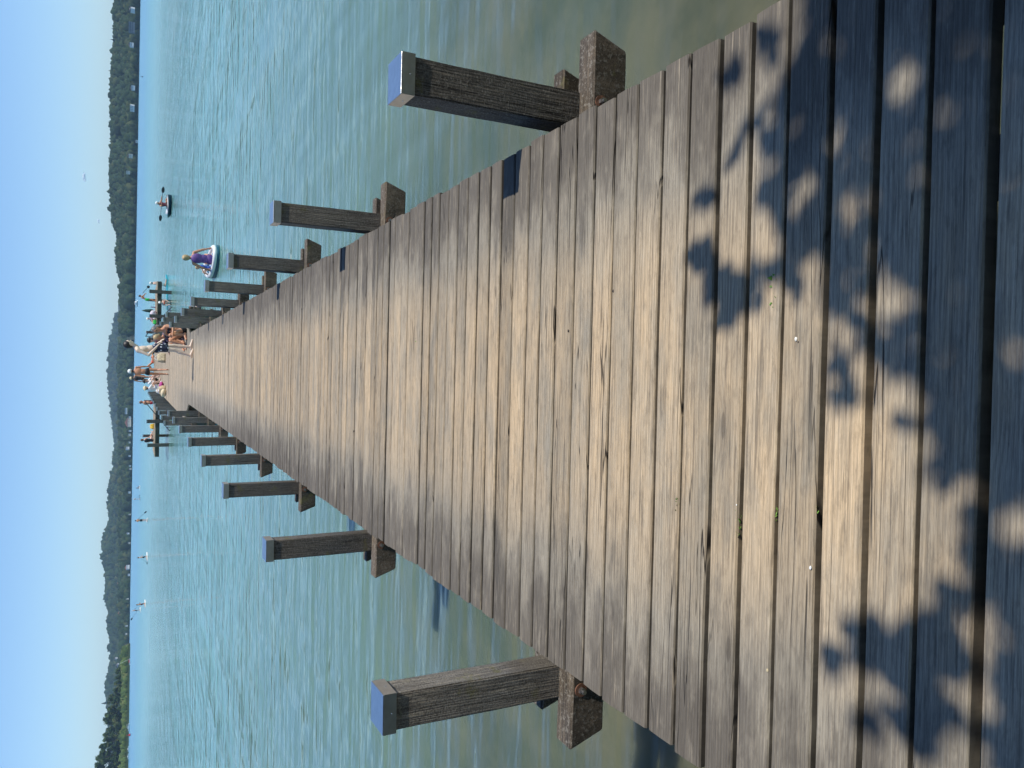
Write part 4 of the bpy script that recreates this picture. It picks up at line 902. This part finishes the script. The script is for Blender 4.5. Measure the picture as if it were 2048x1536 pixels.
# 8 inflatable boat with woman and child
bp=at(436,519,0); bx,by=bp.x,bp.y+.75
boat=empty('inflatable_boat',(bx,by,0),R(5)); tag(boat,'white and blue inflatable boat with a teal hull beside the third right post','boat')
def ring(a,b,z,rad,n=36,m_=10,lift=.10):
    pts=[(math.copysign(abs(math.cos(t))**.85,math.cos(t))*a,math.sin(t)*b,z+lift*max(0,math.sin(t))**3) for t in [2*math.pi*k/n for k in range(n+1)]]; return pts
mb=MB(); mb.tube(ring(.40,1.25,.13,.11),.075,12,cap=False); mb.build('side_tube',M_white,boat,True)
mb=MB(); mb.tube(ring(.40,1.24,.03,.10),.085,12,cap=False); mb.build('hull',plain('deep_teal_plastic',(.01,.09,.13),.3,.08),boat,True)
mb=MB(); n=30; vs=[(math.cos(2*math.pi*k/n)*.38,math.sin(2*math.pi*k/n)*1.2,.12) for k in range(n)]+[(math.cos(2*math.pi*k/n)*.38,math.sin(2*math.pi*k/n)*1.2,.05) for k in range(n)]
mb.add(vs,[tuple(range(n)),tuple(range(2*n-1,n-1,-1))]+[(k,n+k,n+(k+1)%n,(k+1)%n) for k in range(n)]); fl=mb.build('floor',plain('sky_blue_pvc',(.10,.28,.62),.35,.06),boat)
for k in range(5): mb=MB(); mb.box((-.30+k*.14,-1.0,.121),(-.25+k*.14,1.0,.127)); mb.build('stripe',M_white,fl)
person('woman in a purple swimsuit with blond bun sitting in the inflatable boat',(bx,by-.62,.13),R(-8),dict(SITL,hea=(0,.04,.80),wl=(-.34,.10,.16),el=(-.28,.02,.36),wr=(.34,.10,.16),er=(.28,.02,.36),face=(.25,1,-.1)),SK_tan,H_blond,.010,1.0,[('swimsuit',C_purple)],hairlen=-1,fem=True)
person('small blond child in a blue life vest in the bow of the inflatable boat',(bx-.16,by+.35,.13),R(75),SITK,SK_fair,H_blond,.012,.52,[('vest',M_blue)])
# 9 kayak
kp=at(343,410,0); ky=empty('kayak',(kp.x,kp.y,.0),R(-158)); tag(ky,'white kayak with a dark hull side on the open water at right','kayak')
boat_hull(2.7,.74,.24,'hull',plain('navy_plastic',(.03,.08,.12),.3,.1),ky,.06); mb=MB()
n=24; vs=[];fs=[]
for k in range(n+1):
    t=k/n*2-1; hw=.37*max(.03,1-abs(t)**2.6); z=.235+.07*t*t; vs+=[(-hw,t*1.34,z),(-hw*.5,t*1.34,z+.06),(hw*.5,t*1.34,z+.06),(hw,t*1.34,z)]
for k in range(n):
    for j in range(3): a=k*4+j; fs.append((a,a+4,a+5,a+1))
mb.add(vs,fs); mb.build('deck',M_white,ky); mb=MB(); mb.tube(ring(.24,.42,.31,.03,20,6,0),.03,6,cap=False); mb.build('cockpit_rim',M_black,ky)
person('kayaker in a white cap and dark red vest paddling the white kayak',(kp.x,kp.y+.05,.18),R(-150),dict(SITL,el=(-.30,.15,.50),er=(.30,.15,.50),wl=(-.33,.40,.52),wr=(.33,.40,.52)),SK_tan,H_dark,.012,1.0,[('vest',C_maroon)],hat=(C_cap,0))
a=at(333.2,395,0); pa=V((kp.x+.80,kp.y-.25,.62)); pb=V((kp.x-.90,kp.y-.25,.74)); paddle('double-bladed black paddle held level by the kayaker',pa,pb,True,bl=.45)
# 10 distant paddlers
def rider(px,py,kind,lb,sk,wear,rz,R_side=1,boardmat=(M_offwhite,M_offwhite),hat=None,paddle_pts=None,blab='',plab='',scl=1.0):
    p=at(px,py,0); a=-math.atan2(p.x,p.y)
    sup(blab,(p.x,p.y,0),a+rz*.42,2.4,.6,*boardmat)
    J={'stand':dict(STAND,wr=(.22,.28,1.0),er=(.28,.08,1.15),wl=(.12,.30,1.30),el=(-.12,.18,1.22)),'kneel':dict(KNEEL,wr=(.25,.30,.62),wl=(.10,.32,.85),el=(-.15,.15,.78)),'sit':SITK}[kind]
    person(lb,(p.x,p.y,.085),a+rz,J,sk,H_dark,.02,scl,wear,hat=hat)
    if paddle_pts:
        (x0,z0),(x1,z1)=paddle_pts; ca,sa=math.cos(a),math.sin(a)
        f=lambda x,z:(p.x+x*ca,p.y+x*sa-.3,z); paddle(plab,f(x0,z0),f(x1,z1),bl=.42)
rider(295,1040,'stand','tanned paddler in black shorts standing on a board, nearest of the left paddlers',SK_tan,[('shorts',C_black)],R(20),hat=None,paddle_pts=((.25,1.35),(1.15,.45)),blab='pale paddle board under the standing paddler in black shorts',plab='black paddle slanting to the right of the standing paddler in black shorts')
rider(280,998,'stand','far white-capped paddler standing on a thin board',SK_fair,[('shorts',C_white)],R(-75),hat=(C_cap,0),paddle_pts=((.15,1.4),(1.0,.2)),blab='thin dark board under the far white-capped paddler',plab='paddle of the far white-capped paddler',boardmat=(M_offwhite,M_black))
rider(280,976,'sit','farthest seated paddler, first one left of the platform',SK_brown,[('shorts',C_white)],R(-85),blab='white board under the farthest seated paddler',boardmat=(M_offwhite,M_offwhite))
rider(295,1114,'kneel','kneeling paddler alone in the middle of the left water',SK_fair,[('shorts',C_black)],R(-82),blab='pale board under the lone kneeling paddler',paddle_pts=((-.2,.7),(-.8,.1)),plab='paddle laid low by the lone kneeling paddler')
rider(291,1208,'kneel','kneeling paddler with raised paddle, right one of the paddling pair',SK_tan,[('shorts',C_maroon)],R(-78),blab='white board under the right one of the paddling pair',paddle_pts=((-.2,.8),(-1.9,1.9)),plab='paddle raised by the right one of the paddling pair')
rider(281,1220,'stand','standing paddler in black shorts, left and farther one of the paddling pair',SK_fair,[('shorts',C_black)],R(-80),blab='white board under the left one of the paddling pair',hat=(C_cap,0),paddle_pts=((.3,1.3),(1.3,.35)),plab='paddle held down by the left one of the paddling pair')

# ------------------------------------------------------------------ belongings left on the pier
def lumpy(name,loc,rr,mat,label,cat,seed,rz=0,amp=.25):
    mb=MB(); mb.ball((0,0,rr[2]),rr,20,14)
    mb.v=[tuple(V(v)+V(mnoise.noise_vector(V(v)*6+V((seed,0,0))))*amp*rr[2]) for v in mb.v]; mb.v=[(x,y,max(0.002,z)) for x,y,z in mb.v]
    o=mb.build(name,mat,None,True,loc); o.rotation_euler=(0,0,rz); tag(o,label,cat); return o
def bag(loc,rz,w_,d_,h_,mat,label,strapmat,cat='bag'):
    root=empty('bag',loc,rz); tag(root,label,cat); mb=MB(); bm=bmesh.new(); bmesh.ops.create_cube(bm,size=1); bmesh.ops.subdivide_edges(bm,edges=list(bm.edges),cuts=5,use_grid_fill=True)
    for v in bm.verts:
        t=v.co.z+.5; v.co.x*=w_*(1-.18*t+.12*math.sin(t*3.1)); v.co.y*=d_*(1-.45*t+.2*math.sin(t*3.1)); v.co.z=t*h_; v.co+=V(mnoise.noise_vector(v.co*9+V((w_*50,0,0))))*.018
        v.co.z=max(0,v.co.z)
    bm.verts.index_update(); mb.add([v.co.copy() for v in bm.verts],[[v.index for v in f.verts] for f in bm.faces]); bm.free(); mb.build('pouch',mat,root,True)
    for s in(-1,1):
        mb=MB(); pts=[(math.cos(t)*w_*.28,s*d_*.22,h_*.92+math.sin(t)*h_*.42) for t in [math.pi*k/10 for k in range(11)]]; mb.tube(pts,.012,6); mb.build('handle',strapmat,root,True)
    return root
p=at(331,716,DECK); bag((p.x,p.y,DECK),R(20),.42,.26,.38,M_beige,'slouchy beige and white beach bag on the planks behind the standing man',M_offwhite)
p=at(333,787,DECK); lumpy('sun_hat',(p.x+.02,p.y+.3,DECK),(.20,.20,.13),C_straw,'cream straw beach hat and cloth heap at the left pier edge','hat',3)
bag((p.x+.12,p.y+1.3,DECK),R(-30),.40,.26,.30,M_wicker,'wicker basket bag lying beside the left row of posts',M_wicker)
p=at(327,777,DECK); lumpy('towel',(p.x+.1,p.y,DECK),(.22,.50,.11),M_pink,'rolled magenta towel near the left pier edge','towel',9,R(25))
p=at(324,771,DECK); lumpy('towel',(p.x+.12,p.y-1.0,DECK),(.16,.30,.07),M_offwhite,'crumpled white towel in front of the magenta one','towel',14,R(-10))
lumpy('towel',(-1.45,47.3,DECK),(.14,.50,.17),M_offwhite,'white bath towel heaped against the left posts before the straw-hatted person','towel',21)
lumpy('towel',(-1.40,45.3,DECK),(.16,.35,.13),plain('lilac_cloth',(.45,.38,.50),.85,.1),'lilac towel lying between the white towel and the basket bag','towel',27)
bag((-4.65,64.3,DECK),R(10),.36,.24,.26,M_yellow,'yellow beach bag on the left platform wing',M_offwhite)
bag((3.15,62.4,DECK),R(10),.30,.22,.22,M_green,'small green bag beside the seated child on the right wing',M_offwhite)
lumpy('towel',(3.75,61.9,DECK),(.22,.22,.22),C_wfl,'white patterned towel piled near the capped post of the right wing','towel',33)
mb=MB(); mb.tube([(0,0,0),(0,0,.33)],.035,10); mb.tube([(0,0,.33),(0,0,.37)],.022,8); tag(mb.build('bottle',plain('purple_plastic',(.16,.02,.14),.4,.1),None,False,(4.42,65.0,DECK)),'purple drinking bottle standing on the right platform wing','bottle')
# furled parasol on the right wing
pr=empty('parasol',(4.25,66.9,DECK)); tag(pr,'furled dark green parasol standing on the right platform wing','parasol')
mb=MB(); mb.tube([(0,0,0),(0,0,.95)],.022,8); mb.build('pole',M_darkmetal,pr); mb=MB(); mb.tube([(0,0,.12),(0,0,.3),(0,0,.7),(0,0,.93)],[.11,.15,.10,.02],10); mb.build('cloth',plain('dark_green_cloth',(.02,.06,.05),.8,.1),pr,True)
# little things in the plank gaps
def sprig(px,py,k,s=1.0,lb=''):
    p=at(px,py,DECK); r=random.Random(k); mb=MB()
    for j in range(int(7*s)+3):
        a=r.uniform(0,6.28); L=r.uniform(.007,.015)*s; c=V((r.gauss(0,.013)*s,r.gauss(0,.003),-.006)); d=V((math.cos(a)*.9,math.sin(a)*.5,r.uniform(.3,1))).normalized(); w_=d.cross(V((0,0,1))).normalized()*L*.28
        mb.add([c,c+d*L*.5+w_,c+d*L,c+d*L*.5-w_],[(0,1,2,3)])
    o=mb.build('weed',M_leafgreen,None,False,(p.x,p.y,DECK-.004)); tag(o,lb,'weed')
for k,(x,y,s,lb) in enumerate([(1548,590,1.9,'largest green sprig growing from a gap on the sunny near planks'),(1553,625,1.2,'small green sprig just left of the largest one in the same gap'),(1352,1005,1.1,'green sprig in a gap about five planks beyond the near shadow on the left'),(1474,1053,1.3,'green sprig in the gap by the left half of the near planks'),(1546,1028,1.0,'green sprig between two tan planks left of the middle'),(1627,1027,1.0,'green sprig nearest the leaf shadow on the left half'),(833,681,1.6,'faint green sprig halfway along the visible pier'),(1940,1060,.8,'tiny sprig in the gap beside the shadow of the last planks')]): sprig(x,y,k,s,lb)
def pebble(px,py,k,s,mat,lb):
    p=at(px,py,DECK); s*=.62; mb=MB(); mb.ball((0,0,s*.4),(s,s*.7,s*.45),10,7); mb.v=[tuple(V(v)+V(mnoise.noise_vector(V(v)*60+V((k,0,0))))*s*.3) for v in mb.v]
    tag(mb.build('pebble',mat,None,True,(p.x,p.y,DECK)),lb,'pebble')
pebble(1593,678,1,.009,M_offwhite,'pale chip lying on a sunny plank near the leaf shadow'); pebble(1597,684,2,.005,M_joist,'dark crumb touching the pale chip on the sunny plank'); pebble(1622,1135,3,.008,M_white,'white pebble caught in a gap left of the middle'); pebble(1536,1341,5,.009,M_beige,'grey-beige pebble in a gap at the left side'); pebble(1474,1010,6,.005,M_offwhite,'tiny white chip in a gap just above the left sprig'); pebble(1228,582,7,.010,M_joist,'small dark clod on a plank well beyond the leaf shadow'); pebble(1137,662,8,.009,M_joist,'dark clod at a gap in the middle of the pier')
